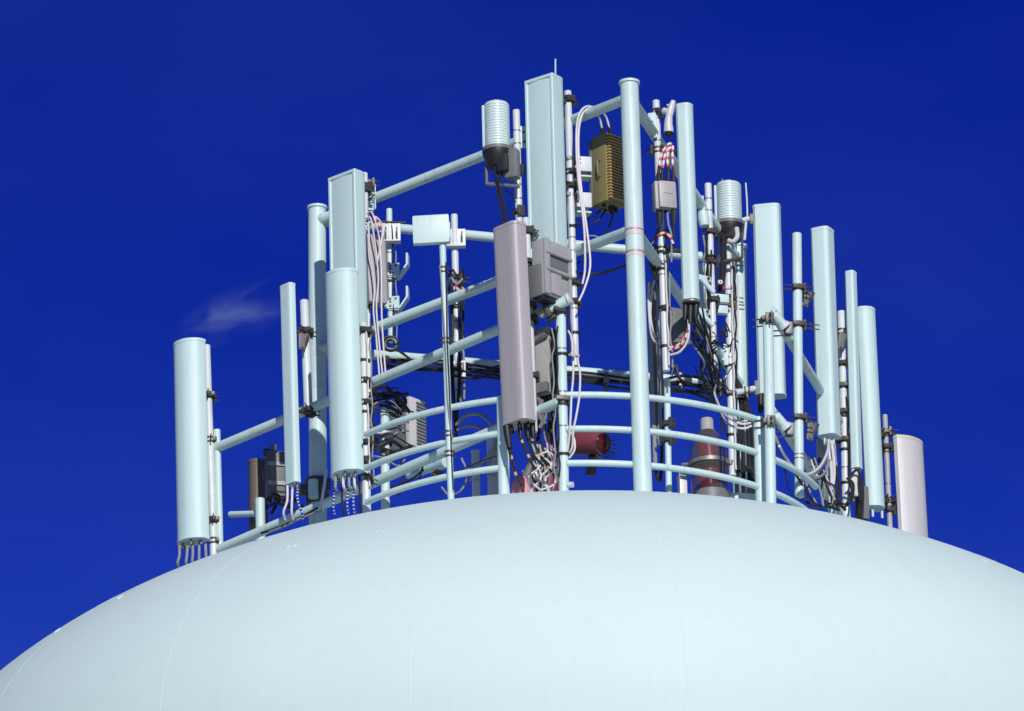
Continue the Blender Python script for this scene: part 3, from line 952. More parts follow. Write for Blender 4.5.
for i in range(9):
    x0 = 533 + i * 2.4
    white_tangle.append([(x0, 442 + random.uniform(0, 10), 2.35), (x0 + random.uniform(-5, 6), 455, 2.3), (x0 + random.uniform(-2, 12), 466, 2.3),
                         (x0 + random.uniform(-10, 14), 478, 2.28), (x0 + random.uniform(-6, 10), 490, 2.25), (x0 + random.uniform(-6, 10), 500, 2.2)])
white_tangle += [[(523, 470, 2.4), (532, 482, 2.4), (545, 492, 2.35), (558, 494, 2.3)], [(541, 490, 2.4), (552, 486, 2.35), (560, 478, 2.3)],
                 [(538, 456, 2.4), (548, 452, 2.35), (556, 458, 2.35), (555, 466, 2.35), (547, 470, 2.35)]]
bundle('tangle of white cables at the foot of the front corner pipe', white_tangle, ['cable_white', 'cable_grey', 'cable_white', 'cable_white', 'cable_grey', 'cable_white', 'cable_white', 'cable_red', 'cable_white', 'cable_white', 'cable_white', 'cable_white'], .009)
dark_tangle = []
for i in range(8):
    x0 = 540 + i * 2.3
    dark_tangle.append([(x0, 398 + random.uniform(-2, 2), 2.15), (x0 + random.uniform(-2, 2), 415, 2.15), (x0 + random.uniform(-3, 4), 432, 2.15),
                        (x0 + random.uniform(-6, 6), 448, 2.15), (x0 + random.uniform(-10, 6), 462, 2.15), (x0 + random.uniform(-4, 8), 476, 2.15)])
bundle('dark tangle of cables left of the front corner pipe below the boxes', dark_tangle, ['black', 'black', 'cable_grey', 'black', 'black', 'cable_yellow', 'black', 'black'], .013)
bundle('dark fittings between lilac grey antenna and the second grey box', [
    [(538, 398, 2.3), (543, 406, 2.3), (540, 416, 2.3), (546, 424, 2.3)],
    [(543, 400, 2.3), (539, 410, 2.3), (545, 418, 2.3), (540, 428, 2.3)]], 'steel', .02, 'fittings', 'cable_fittings')

# grey radios stacked behind it
t, fr = radio('upper light grey radio box with barred front, right of the lilac grey antenna', 552, 300, 2.5, .36, .15, .56, 48, 'grey', None, handle=False, bevel=.01, conn=4)
MB().box(fr, -.175, .175, .076, .09, .44, .545, .004).build('upper_panel', 'grey', t)
MB().box(fr, -.11, .17, .0765, .084, .27, .41, .003).build('shaded_recess', 'darkgrey', t)  # dark grey panel stands in for the shade in the recess between the bars
for z in (.25, .42): MB().tube([fr(-.18, .1, z), fr(.18, .1, z)], .02, 12).build('bar', 'grey', t)
MB().box(fr, -.185, -.12, .0762, .105, .0, .56, .006).build('side_rail', 'grey', t)
MB().box(fr, .15, .185, .0762, .10, .02, .54, .006).build('side_rail', 'grey', t)
MB().box(fr, -.10, .04, .0764, .098, .02, .235, .005).build('front_panel', 'lilac', t)
MB().box(fr, -.215, -.181, -.12, .05, -.02, .30, .01).build('dark_side', 'darkgrey', t)
MB().box(fr, -.19, .0, -.06, .06, -.05, -.001, .01).build('plug_panel', 'black', t)
t, fr = radio('lower grey radio box half hidden behind the lilac grey antenna', 545.5, 396, 2.2, .2, .16, .66, -30, 'grey', None, handle=False, bevel=.01, conn=4)
MB().box(fr, -.07, -.045, .081, .10, .02, .64, .004).build('rib', 'darkgrey', t)
MB().box(fr, .1005, .16, -.08, .05, .0, .62, .008).build('dark_side', 'black', t)  # black block stands in for the shadow in the gap beside the box
MB().tube([fr(-.09, .1, .52), fr(.09, .11, .57)], .03, 10).build('bracket', 'steel', t)
MB().box(fr, -.1, .1, .08, .14, -.01, .09, .01).build('bracket', 'darkgrey', t)

# front corner pipe with its elbow bracket
p562 = pole('thick mint corner pipe at the front where the rail starts', (561.3, 309), (564.6, 492), 2.42, 10, 'mint', True, ((400, .03),), bands=(349.5, 392.5, 427))
t = thing('elbow_bracket', 'fat mint elbow with bolted flange above the front corner pipe', 'bracket', at(557, 306, 2.5))
MB().tube([at(545, 312, 2.45), at(571, 298.5, 2.52)], .052, 16).build('sleeve', 'mint', t)
MB().tube([at(540.5, 315, 2.44), at(548, 310.5, 2.455)], .045, 12).build('end_cap', 'grey', t)
MB().tube([at(568.5, 300, 2.52), at(571.5, 298.3, 2.53)], .062, 16).build('flange', 'galv', t)
clamp_mesh(at(549, 312, 2.46), at(571, 298, 2.52) - at(545, 312, 2.45), .055, 0, .05, True).build('clamp', 'dark', t)
clamp_mesh(at(558, 311, 2.45), (0, 0, 1), .048, 30, .08, True).build('clamp', 'dark', t)
bundle('two white cables running down beside the front corner pipe', [
    [(569, 331, 2.1), (572, 338, 2.15), (573.5, 355, 2.2), (573.8, 375, 2.25), (572, 398, 2.5), (571, 420, 2.52), (569, 445, 2.45), (566, 462, 2.35)],
    [(574, 338, 2.1), (577, 356, 2.2), (580.5, 372, 2.3), (580, 395, 2.5), (577, 415, 2.52), (574, 430, 2.5), (573, 446, 2.45), (569, 456, 2.4)],
    [(571, 432, 2.45), (575, 440, 2.45), (575, 450, 2.45), (570, 458, 2.42)]], 'cable_white', .0105)
t = thing('cable_clip', 'small white round clip on the two front white cables', 'clip', at(575, 356, 2.2))
MB().tube([at(573.5, 353.5, 2.22), at(573.7, 353.6, 2.28)], .026, 14).build('disc', 'white', t)
MB().tube([at(569, 355, 2.2), at(580, 355.5, 2.24)], .011, 8).build('bar', 'label', t)

# ------------------------------------------------------------------ warning lights
def beacon_horizontal(label, c, d, length, r, yaw, mat, spikes=True):
    base = at(*c, d)
    t = thing('warning_light', label, 'warning light', base - Vector((0, 0, .4)))
    yawv = Vector((math.cos(R(yaw)), -math.sin(R(yaw)), -.27)).normalized()
    side = Vector((math.sin(R(yaw)), math.cos(R(yaw)), 0))
    upv = side.cross(yawv)
    if upv.z < 0: upv = -upv
    fr = lambda x, y, z: base + side * x + upv * y + yawv * z
    MB().lathe([(r * .9, -length), (r, -length + .03), (r, 0.0), (r * .93, .012)], fr, 32).build('body', mat, t)
    MB().lathe([(r * .93, .012), (r * .95, .02), (r * .8, .02), (r * .78, .0)], fr, 32, close=False).build('rim', 'dark', t)
    MB().lathe([(r * .82, .008), (r * .6, .035), (r * .3, .048), (.0001, .052)], fr, 28).build('lens', 'redlens', t)
    if spikes:
        mb = MB()
        for i in range(26):
            q = 2 * math.pi * i / 26 + random.uniform(-.1, .1)
            rr = r * random.uniform(1.0, 1.03); r2 = r * random.uniform(1.45, 1.95)
            if math.cos(q) > .45: continue
            mb.tube([fr(-rr * math.cos(q), rr * math.sin(q), -.01), fr(-r2 * math.cos(q), r2 * math.sin(q), .05)], .0055, 5)
        mb.build('bird_spikes', 'dark', t)
    MB().box(fr, -.025, .025, -r - .20, -r * .9, -.12, -.03, .006).build('foot', 'black', t)
    return t


beacon_horizontal('dull red drum light with dark lens ringed by bird spikes, behind the rail', (602, 443.5), 1.0, .5, .112, 43, 'red')
t = thing('warning_light', 'faded pink red dome light low at the centre, partly behind white cables', 'warning light', at(524, 500, 1.9))
fr = frame(at(524, 493, 1.9), yaw=0)
MB().lathe([(.115, -.35), (.115, 0.02), (.108, .08), (.08, .135), (.04, .16), (.0001, .168)], fr, 28).build('dome', 'pink', t)
MB().tube([fr(.03, .02, .15), fr(.10, .05, .30)], .045, 14).build('arm', 'steel', t)
MB().lathe([(.0001, -.03), (.035, -.03), (.035, .03), (.0001, .03)], lambda x, y, z, fr=fr: fr(.13 + x, .10 + z, .13 + y), 16).build('round_knob', 'white', t)
MB().lathe([(.0001, -.03), (.035, -.03), (.035, .03), (.0001, .03)], lambda x, y, z, fr=fr: fr(.125 + x, .10 + z, .25 + y), 16).build('round_knob', 'grey', t)
t = thing('warning_light', 'dull maroon drum light behind the white cable tangle, left of the corner pipe', 'warning light', at(547, 480, 1.3))
fr = frame(at(547, 500, 1.2), yaw=30)
MB().lathe([(.12, -.3), (.13, .05), (.14, .3), (.13, .42), (.10, .5), (.0001, .52)], fr, 28).build('body', 'red', t)

# big glass beacon at the right
d = 1.0
base = at(711.5, 502, d)
t = thing('beacon', 'large old beacon of smoky glass with red inside behind the right rail', 'beacon', base)
fr = frame(base, Vector((-.02, 0, 1)), -15)
K = 1 / PXM
MB().lathe([(20 * K, -.55), (20 * K, -.02), (19.5 * K, .085), (.05, .09)], fr, 36).build('base', 'darkgrey', t)
MB().lathe([(18.6 * K, .02)] + [((19 - .35 * (i % 2)) * K, .08 + .02 * i) for i in range(15)], fr, 40, close=False).build('lower_glass', 'glass', t)
MB().lathe([(19.2 * K, .40), (18.6 * K, .48), (17 * K, .57), (13 * K, .66), (7.6 * K, .72)], fr, 40, close=False).build('upper_glass', 'glass', t)
MB().lathe([(19 * K, .36), (20.5 * K, .362), (20.5 * K, .40), (19 * K, .402)], fr, 40).build('band', 'steel', t)
MB().lathe([(7.6 * K, .715), (7.4 * K, .72), (6.4 * K, .74), (6.4 * K, .83), (5.4 * K, .845), (.0001, .846)], fr, 24).build('top_cap', 'grey', t)
MB().lathe([(10.5 * K, .03), (10.5 * K, .34), (.02, .345)], fr, 24).build('lower_lens', 'lampred', t)
MB().lathe([(10.5 * K, .41), (10.5 * K, .58), (.02, .66)], fr, 24).build('upper_lens', 'lampred', t)
for dz in (.345, .39):
    MB().tube([fr(-19 * K, .05, dz), fr(-26 * K, .06, dz)], .018, 10).build('latch', 'steel', t)
MB().tube([fr(19 * K, .05, .36), fr(24 * K, .06, .33), fr(25 * K, .06, .37)], .014, 10).build('hinge', 'steel', t)
# slabs and boxes next to it on the dome crown
for nm, lab, x0, x1, y0, y1, dd, m_ in (('junction_box', 'narrow white box standing just left of the glass beacon', 681, 688.5, 475, 505, .9, 'white'),
                                        ('junction_box', 'low white slab on the dome right of the glass beacon', 731, 757, 494.5, 508, .9, 'mint')):
    base = at((x0 + x1) / 2, y1, dd)
    o = thing(nm, lab, 'box', base)
    fr = frame(base, yaw=12)
    w = px2m(x1 - x0); h = px2m(y1 - y0) * 1.06
    MB().box(fr, -w / 2, w / 2, -.12, .0, -.2, h, .006).build('body', m_, o)
    MB().box(fr, -w / 2 - .005, w / 2 + .005, -.125, .005, h, h + .012, .003).build('lid', m_, o)
MBx = MB().tube([at(569, 485, 2.45), at(573.5, 484.5, 2.47)], .028, 12).build('pipe_plug', 'galv')
tag(MBx, 'small pale plug sticking out at the foot of the front corner pipe', 'plug')

# ------------------------------------------------------------------ right of the middle post
dq = d_bc(657) + .05
p657 = pole('white pipe just right of the thick middle post', (656.6, 99.5), (666.8, 371), dq, 7.2, 'galv', False,
            ((112, .05), (234, .05), (309, .08)), bands=(119, 141, 262, 275), yaw=50)
p668 = pole('short pipe standing on the dome right of the thick middle post', (667.6, 378), (669.5, 494), 1.2, 6.4, 'mint', True, ((424, .05), (440, .06)), yaw=-30)
t = thing('hanger_plate', 'slanted drilled plate clamping the top of the pipe right of the middle post', 'bracket', at(652, 143, dq + .05))
fr = frame(at(652.5, 138, dq + .06), Vector((-.05, 0, 1)), -8)
MB().box(fr, -.02, .055, -.01, .006, 0, .26, .004).build('plate', 'mint', t)
mb = MB()
for z in (.06, .16): mb.tube([fr(.015, .005, z), fr(.015, .022, z)], .011, 8)
mb.build('bolts', 'dark', t)
# jointed camera
t = thing('surveillance_camera', 'white jointed camera hanging beside the top of a pipe', 'camera', at(670, 137, dq + .15))
p = lambda x, y, dd=0: at(x, y, dq + .15 + dd)
MB().tube([p(674, 101), p(671, 110), p(669.5, 118)], .04, 14, taper=[.6, 1, .85]).build('arm', 'white', t)
MB().tube([p(669.5, 117), p(669, 124), p(669.3, 130), p(669.3, 132.5)], .048, 18, taper=[.75, .85, 1.0, .95]).build('housing', 'white', t)
MB().tube([p(669.3, 132), p(669.3, 135), p(669.5, 137.5)], .043, 16, taper=[1, .9, .4]).build('lens_dome', 'black', t)
MB().tube([p(664.5, 111, -.03), p(669, 112)], .034, 12).build('joint', 'white', t)
MB().tube([p(658, 113, -.12), p(664.5, 112, -.03)], .02, 10).build('bracket', 'dark', t)
MB().tube([p(668, 105, .03), p(669.5, 106, .04)], .012, 8).build('screw', 'label', t)

# small lilac amplifier box with its cables
base = at(667, 209, dq + .28)
t = thing('amplifier_box', 'small pale lilac box between black cable boots', 'amplifier', base)
fr = frame(base, Vector((-.02, 0, 1)), 18)
MB().box(fr, -.105, .105, -.10, .0, 0, .285, .012).build('case', 'grey', t)
MB().box(fr, -.075, .10, .001, .035, .004, .281, .022).build('cover', 'lilac', t)
mb = MB(); mb.tube(spline([fr(-.035 + .011 * i, .0352, .155 - .0016 * i + (.007 if i % 2 else -.002)) for i in range(9)], 3), .0025, 5)
mb.build('print', 'blue_ink', t)
t = thing('cable_boots', 'black boots above and below the small lilac box', 'cable boots', at(667, 228, dq + .25))
for a, b_, r in (((659.5, 166), (659, 182), .022), ((663, 168), (662, 182), .018), ((669, 166), (668.5, 182), .022), ((673.5, 166), (674, 182), .02)):
    MB().tube([at(*a, dq + .24), at(*b_, dq + .24)], r, 10, taper=[.6, 1]).build('boot', 'black', t)
for a, b_, r in (((660, 208), (660, 228), .034), ((674.5, 208), (674, 226), .03), ((666, 208), (666.5, 213), .025)):
    MB().tube([at(*a, dq + .24), at((a[0] + b_[0]) / 2, (a[1] + b_[1]) / 2, dq + .24), at(*b_, dq + .24)], r, 10, taper=[1, .95, .5]).build('boot', 'black', t)
dj = dq + .24
bundle('white cables with red rings arching above the small lilac box', [
    [(659.5, 168, dj), (661, 158, dj), (665, 149, dj), (671, 143.5, dj), (673, 152, dj - .05), (672, 165, dj - .1)],
    [(663.5, 168, dj), (665, 157, dj), (668, 150, dj), (671, 146, dj - .03)],
    [(668.5, 167, dj), (668, 158, dj), (669.5, 150, dj), (672, 146, dj - .03)],
    [(673.5, 167, dj), (673, 156, dj), (673.5, 146, dj)]], 'cable_red', .0125)
bundle('black leads dropping from the small lilac box', [
    [(660, 226, dj), (658, 234, dj - .05), (655, 240, dj - .1), (650, 250, dj - .1), (652, 268, dj - .15), (657, 280, dj - .2)],
    [(674, 224, dj), (674, 240, dj), (672, 250, dj - .05), (664, 254, dj - .1)],
    [(668, 212, dj), (669, 224, dj), (672, 236, dj), (672, 262, dj - .05)],
    [(650, 252, dj - .1), (656, 270, dj - .2), (661, 288, dj - .3), (664, 300, dj - .3)],
    [(648, 240, dj - .1), (652, 262, dj - .2), (656, 276, dj - .2), (662, 284, dj - .3)],
    [(658, 236, dj), (664, 233, dj), (670, 236, dj), (674, 244, dj)]], ['black', 'black', 'cable_grey', 'black', 'black', 'cable_red'], [.014, .012, .01, .016, .018, .013])
bundle('grey feeder cables hanging down between middle post and white pipe', [
    [(650.5, 284, .9), (651, 320, .9), (652, 360, .9), (653.5, 400, .9), (655, 440, .9), (656, 470, .9)],
    [(654, 280, .9), (655, 320, .88), (655.5, 360, .88), (656.5, 400, .88), (657.5, 440, .88)],
    [(658, 284, .9), (658.5, 320, .9), (659, 360, .9), (660, 400, .9), (660.5, 445, .9)],
    [(661, 290, .85), (662, 330, .85), (662, 360, .85), (662.5, 400, .85), (662, 470, .85), (659, 480, .85), (656, 470, .85)]],
    ['cable_grey', 'darkgrey', 'cable_grey', 'black'], [.022, .022, .022, .017])
bundle('white cable loops in front of the grey feeder cables', [
    [(649.5, 282, 1.3), (649, 300, 1.3), (650, 320, 1.3), (652, 335, 1.25), (657, 343, 1.2), (660, 338, 1.1)],
    [(653, 290, 1.3), (651, 312, 1.3), (653, 328, 1.28), (656, 338, 1.2)],
    [(655, 280, 1.3), (652, 292, 1.3), (650, 312, 1.3)]], 'cable_white', .01)

t, fr = radio('dark grey box behind the slim upper right antenna', 678, 346, .1, .2, .18, .36, 25, 'darkgrey', None, handle=False, conn=3)
MB().box(fr, -.09, .09, .091, .10, .05, .31, .004).build('cover', 'darkgrey', t)
a685 = antenna('slim mint antenna at upper right, just right of the camera', (685.5, 104), (692.3, 301), 1.66, 0.155, 0.15, 69,
               'tube', conn=0, clamps=(150, 250), pole_to=p657)
t = thing('cable_boots', 'big black boots at the foot of the slim upper right antenna', 'cable boots', at(692, 322, 1.66))
MB().tube([at(692, 302, 1.66), at(692, 303.5, 1.66)], .087, 20).build('flange', 'steel', t)
for x, y, r in ((686, 320, .028), (691, 324, .032), (696.5, 318, .032)):
    MB().tube([at(x + .3, 303, 1.66), at(x, (303 + y) / 2, 1.66), at(x - .5, y, 1.66)], r, 12, taper=[1, .95, .6]).build('boot', 'black', t)
bundle('white cables with red rings curving below the slim upper right antenna', [
    [(689, 320, 1.66), (689.5, 332, 1.66), (687, 343, 1.64), (680, 352, 1.6), (671, 355, 1.55)],
    [(688.5, 330, 1.68), (685, 340, 1.66), (679, 347, 1.62), (670, 350, 1.58)],
    [(686.5, 334, 1.66), (683, 341, 1.62), (677, 346, 1.6), (669, 347.5, 1.58)]], ['cable_white', 'cable_red', 'cable_red'], .012)

# tangle of black cables towards the canister pole
dk = []
for i in range(12):
    x0, y0 = 690 + random.uniform(-6, 14), 318 + random.uniform(-14, 16)
    x1, y1 = 714 + random.uniform(-6, 12), 386 + random.uniform(-8, 10)
    mid = [(x0 + (x1 - x0) * s + random.uniform(-9, 9), y0 + (y1 - y0) * s + random.uniform(-9, 9), .3 - s * .8 + random.uniform(-.1, .1)) for s in (.25, .5, .75)]
    dk.append([(x0, y0, .4)] + mid + [(x1, y1, -.6)])
bundle('dense dark tangle of cables sloping down between the right hand pipes', dk, ['black'] * 10 + ['cable_grey'] * 2, .0095)
bundle('black cables arching over from the back pipe to the right hand pipes', [
    [(664, 380, -.9), (680, 376, -1), (700, 378, -1.1), (720, 388, -1.2), (736, 402, -1.3)],
    [(664, 384, -.9), (684, 382, -1), (704, 390, -1.1), (718, 402, -1.2)],
    [(672, 375, -.9), (676, 365, -.9), (680, 378, -.9), (690, 386, -1)],
    [(664, 386, -.9), (690, 392, -1), (710, 400, -1.1), (730, 412, -1.2)]], 'black', .015)

# ------------------------------------------------------------------ second canister group
p709 = pole('white pipe left of the right ribbed canister', (708.6, 182.5), (715, 372), -.35, 7.2, 'galv', False, ((232, .06), (262, .06), (300, .05)), bands=(199, 211, 338, 352), yaw=30)
t = thing('hanger_plate', 'mint plate gripping the pipe left of the right ribbed canister', 'bracket', at(703, 214, -.3))
fr = frame(at(703.5, 214, -.28), Vector((-.1, 0, 1)), -10)
MB().box(fr, -.02, .03, -.01, .008, 0, .19, .004).build('plate', 'mint', t)
MB().lathe([(.0001, -.14), (.05, -.13), (.06, -.05), (.05, .02), (.0001, .05)], fr, 16).build('boss', 'mint', t)
t, fr, r, L = canister('white ribbed canister on a pole at right, left of the plain wide antenna', 729.3, 185.5, 223, -1.0, 13, 15, 730)
MB().tube([fr(-r * .3, r * .6, L + .01), fr(-r * .3, r * .6, L + .045)], .012, 8).build('lifting_eye', 'steel', t)
MB().box(fr, -.12, -.02, r * 1.0, r * 1.1, -.03, .005, .004).build('front_lip', 'darkgrey', t)
MB().tube([fr(-.05, r * 1.1, -.012), fr(-.05, r * 1.115, -.012)], .011, 10).build('sticker', 'yellow', t)
MB().box(fr, -.12, .08, -.09, .11, -.20, -.03, .02).build('cable_entry', 'black', t)
MB().tube(spline([fr(.10, .08, -.1), fr(.11, .1, -.2), fr(.07, .11, -.25), fr(.02, .11, -.23)], 5), .024, 10).build('elbow', 'white', t)
p730 = pole('long pipe under the right ribbed canister reaching down behind the rail', (728.2, 236), (733.2, 476), -1.0, 7.6, 'galv', False,
            ((263, .12), (298, .12), (306, .12), (394, .1)), bands=(346, 358, 366), yaw=20)
cable('white pipe-like cable on the shaded back post', [(739, 275, -1.0), (738.5, 310, -1.0), (738, 340, -1.0), (735, 362, -1.0)], 'cable_white', .012)
fr = frame(at(724.5, 365, -.92), yaw=0)
t = thing('hanger_plate', 'pale drilled plate low on the long canister pipe', 'bracket', at(725, 366, -.95))
MB().box(fr, 0, .045, -.01, .005, 0, .22, .004).build('plate', 'mint', t)
MB().box(fr, -.02, .0, -.06, .005, .05, .17, .004).build('flange', 'mint', t)
for lab, x, y in (('upper small mint filter box under the right ribbed canister', 723, 302), ('lower small mint filter box on the pipe under the right ribbed canister', 722, 313)):
    base = at(x, y, -.75)
    o = thing('filter_box', lab, 'filter', base)
    fr = frame(base, yaw=15)
    MB().box(fr, -.07, .07, -.06, .0, 0, .085, .006).build('case', 'mint', o)
    MB().tube([fr(.09, -.02, .04), fr(.07, -.02, .04)], .02, 10).build('connector', 'steel', o)
for lab, x, y in (('mint bracket arm behind the foot of the slim upper right antenna', 707, 281), ('second mint bracket arm below the slim upper right antenna', 706, 314)):
    base = at(x, y, 0.0)
    o = thing('bracket_arm', lab, 'bracket', base)
    fr = frame(base, yaw=35)
    MB().box(fr, -.12, .06, -.05, 0, 0, .055, .004).build('plate', 'mint', o)
    MB().tube([fr(-.06, .0, .01), fr(.05, .05, -.13)], .025, 10).build('strut', 'mint', o)
    MB().tube([fr(.02, .0, .03), fr(.02, .02, .03)], .013, 8).build('bolt', 'dark', o)
o = thing('shelter_box', 'blue grey box in shade between slim antenna and right canister pipe', 'box', at(707, 312, -.9))
fr = frame(at(706, 312, -.9), yaw=5)
MB().box(fr, -.1, .1, -.15, 0, 0, .52, .01).build('case', 'mint', o)
MB().box(fr, -.08, .08, .001, .012, .05, .47, .005).build('door', 'mint', o)
bundle('thick black cables dropping from the right ribbed canister', [
    [(724, 236, -.9), (723, 255, -.85), (722, 280, -.8), (719, 300, -.75), (714, 322, -.6), (709, 345, -.5)],
    [(720, 236, -.9), (717, 262, -.85), (720, 285, -.8), (716, 305, -.7), (711, 325, -.6)],
    [(712, 250, -.3), (711.5, 280, -.28), (710, 305, -.28), (709, 330, -.3)],
    [(726, 240, -.9), (725.5, 270, -.85), (722, 292, -.8)],
    [(710, 345, -.3), (716, 340, -.25), (722, 333, -.3), (724, 326, -.5)],
    [(711, 352, -.3), (717, 347, -.25), (723, 342, -.3)],
    [(722, 338, -.6), (724, 332, -.7), (730, 330, -.7)]], 'black', [.02, .014, .009, .016, .009, .009, .008])
t = thing('connector_block', 'small blue and white connector on black cables under the right canister', 'connector', at(720, 284, -.7))
fr = frame(at(720.5, 286, -.7), yaw=10)
MB().box(fr, -.03, .03, -.03, .02, 0, .06, .006).build('body', 'black', t)
MB().tube([fr(0, .02, .03), fr(0, .035, .03)], .022, 14).build('face', 'white', t)
MB().tube([fr(0, .0355, .03), fr(0, .038, .03)], .01, 12).build('socket', 'black', t)
MB().tube([fr(.03, -.01, -.02), fr(.12, .0, -.01)], .02, 10).build('sleeve', 'cable_red', t)
# dark frame bar and whip
t = thing('bracket_arm', 'dark angle arm under the right ribbed canister', 'bracket', at(735, 260, -.9))
MB().tube([at(717, 263, -.85), at(743, 258, -.85)], .02, 8).build('bar', 'dark', t)
MB().tube([at(743, 258, -.85), at(742.6, 233, -.85)], .012, 8).build('stay', 'dark', t)
o = MB().tube([at(748, 217, -1.1), at(747.5, 200, -1.1), at(746.3, 183, -1.1)], .0085, 8).build('whip_aerial', 'galv')
tag(o, 'thin bent whip between right ribbed canister and plain wide antenna', 'aerial')
t = thing('whip_mount', 'small pale mount under the thin bent whip', 'bracket', at(746, 222, -1.1))
MB().tube([at(742, 221, -1.05), at(749, 218.5, -1.1)], .026, 12).build('sleeve', 'galv', t)
MB().tube([at(746.5, 222, -1.08), at(745, 240, -1.08)], .014, 8).build('tail', 'galv', t)
MB().box(frame(at(752, 224, -1.15), yaw=0), -.02, .02, -.03, .03, -.01, .1, .006).build('plate', 'dark', t)

a765 = antenna('plain wide mint antenna at right, partly behind the right corner pipe', (767.5, 205), (773, 397), -1.25, 0.17, 0.262, 78,
               'flat', conn=0, clamps=())
t = thing('cable_boots', 'black boots at the foot of the plain wide antenna', 'cable boots', at(762, 415, -1.2))
for x, y in ((761.5, 413), (765, 409)):
    MB().tube([at(x, 394, -1.2), at(x - .3, (394 + y) / 2, -1.2), at(x - .8, y, -1.2)], .03, 12, taper=[1, .95, .7]).build('boot', 'black', t)
t = thing('arm_clamp', 'pale level arm from long canister pipe to the plain wide antenna', 'bracket', at(745, 392, -1.0))
MB().tube([at(735, 393, -.98), at(757, 388.5, -1.1)], .034, 12).build('arm', 'galv', t)
MB().box(frame(at(757.5, 396, -1.1), yaw=0), -.02, .025, -.04, .04, 0, .15, .006).build('plate', 'darkgrey', t)
for x in (740, 748): clamp_mesh(at(x, 391.5, -1.03), (1, 0, .1), .035, 80, .02, False, plate=False).build('clamp', 'dark', t)
bundle('black feeder cables hanging behind the rail left of the right corner pipe', [
    [(735, 380, -1.1), (741, 400, -1.1), (743, 430, -1.1), (744, 470, -1.1), (745, 505, -1.1)],
    [(738, 384, -1.1), (746, 408, -1.1), (749, 440, -1.1), (750, 475, -1.1), (750, 505, -1.1)],
    [(736, 378, -1.12), (745, 395, -1.12), (752, 425, -1.12), (754, 460, -1.12), (754, 505, -1.12)],
    [(742, 425, -1.05), (739, 450, -1.05), (738, 475, -1.05), (737, 505, -1.05)],
    [(741, 472, -1.0), (748, 468, -1.0), (755, 474, -1.0)],
    [(724, 415, -1.0), (722, 425, -1.0), (721, 432, -1.0)], [(721, 418, -1.0), (725, 424, -1.0), (728, 434, -1.0)]], 'black', [.022, .022, .022, .02, .03, .01, .01])
bundle('white cables looping through the rail near the right corner pipe', [
    [(727, 376, -.9), (719, 383, -.7), (715, 392, -.4), (719, 404, .3), (724, 413, 1.2), (733, 420, 1.75), (743, 424, 1.8), (751, 423, 1.75)],
    [(716, 398, -.4), (720, 410, .4), (727, 422, 1.4), (735, 427, 1.75), (745, 428.5, 1.8), (752, 426, 1.75)],
    [(730, 413, 1.4), (738, 420, 1.75), (748, 421, 1.8)]], 'cable_white', .0115)

# ------------------------------------------------------------------ right sector
p770 = pole('thick mint corner pipe at right standing on the dome', (768.6, 316), (771.6, 503), d_s2(770) + .45, 10.5, 'mint', True,
            ((320, .14), (423, .1)), yaw=-70)
p797 = pole('plain mint pipe right of the right corner pipe, ending above the dome', (797.5, 232), (800, 497), d_s2(797) + .3, 9.5, 'mint', False,
            ((288, .12), (325, .17), (418, .12)), bands=(455, 459), yaw=10)
for lab, x, y in (('upper fat mint elbow clamp joining right corner pipe to plain pipe', 0, 0), ('lower fat mint elbow clamp joining right corner pipe to plain pipe', 1.5, 101)):
    o = thing('elbow_bracket', lab, 'bracket', at(780 + x, 328 + y, d_s2(780) + .3))
    dd = d_s2(775) + .45
    MB().tube([at(770 + x, 318 + y, dd), at(776 + x, 316 + y, dd), at(784 + x, 326 + y, dd - .05)], .05, 16).build('sleeve', 'mint', o)
    MB().tube([at(783 + x, 324.5 + y, dd - .05), at(786 + x, 328 + y, dd - .06)], .062, 16).build('flange', 'galv', o)
    MB().box(frame(at(789 + x, 335 + y, dd - .1), yaw=10), -.035, .035, -.05, .05, 0, .12, .006).build('plate', 'steel', o)
    for yy in (319, 326):
        MB().tube([at(753 + x, yy + y + 1, dd), at(774 + x, yy + y - 1, dd + .02)], .0075, 6).build('rod', 'dark', o)
    for yy in (323.5, 330, 335):
        MB().tube([at(774 + x, yy + y + 1, dd - .05), at(792 + x, yy + y, dd - .1)], .0075, 6).build('rod', 'dark', o)
p830 = pole('pipe behind the tall right antenna, its foot on the dome', (823, 300), (832.3, 512), d_s2(826) - .15, 9, 'mint', True, ((430, .1), (503, .05)), yaw=30, bands=(478,))
a822 = antenna('tall mint antenna at right, highest of the right hand group', (823.2, 228.5), (830.2, 437), -.42, 0.2, 0.185, 63, 'flat', conn=3,
               clamps=(318, 425), pole_to=p830, connmat='galv', clen=.09)


def tilt_bracket(label, x, y, d, L=.17, lean=.2, mat='darkgrey'):
    o = thing('tilt_bracket', label, 'bracket', at(x, y + 16, d))
    fr = frame(at(x, y + 16, d), Vector((lean, 0, 1)), 25)
    MB().box(fr, -.035, .035, -.03, .0, 0, L, .016).build('arm', mat, o)
    fr2 = frame(at(x, y + 16, d - .06), Vector((lean + .35, 0, 1)), 25)
    MB().box(fr2, -.02, .03, -.03, .0, 0, L * 1.02, .012).build('arm', 'dark', o)
    MB().tube([fr(0, -.05, .03), fr(0, .012, .03)], .016, 10).build('hinge_bolt', 'steel', o)
    return o


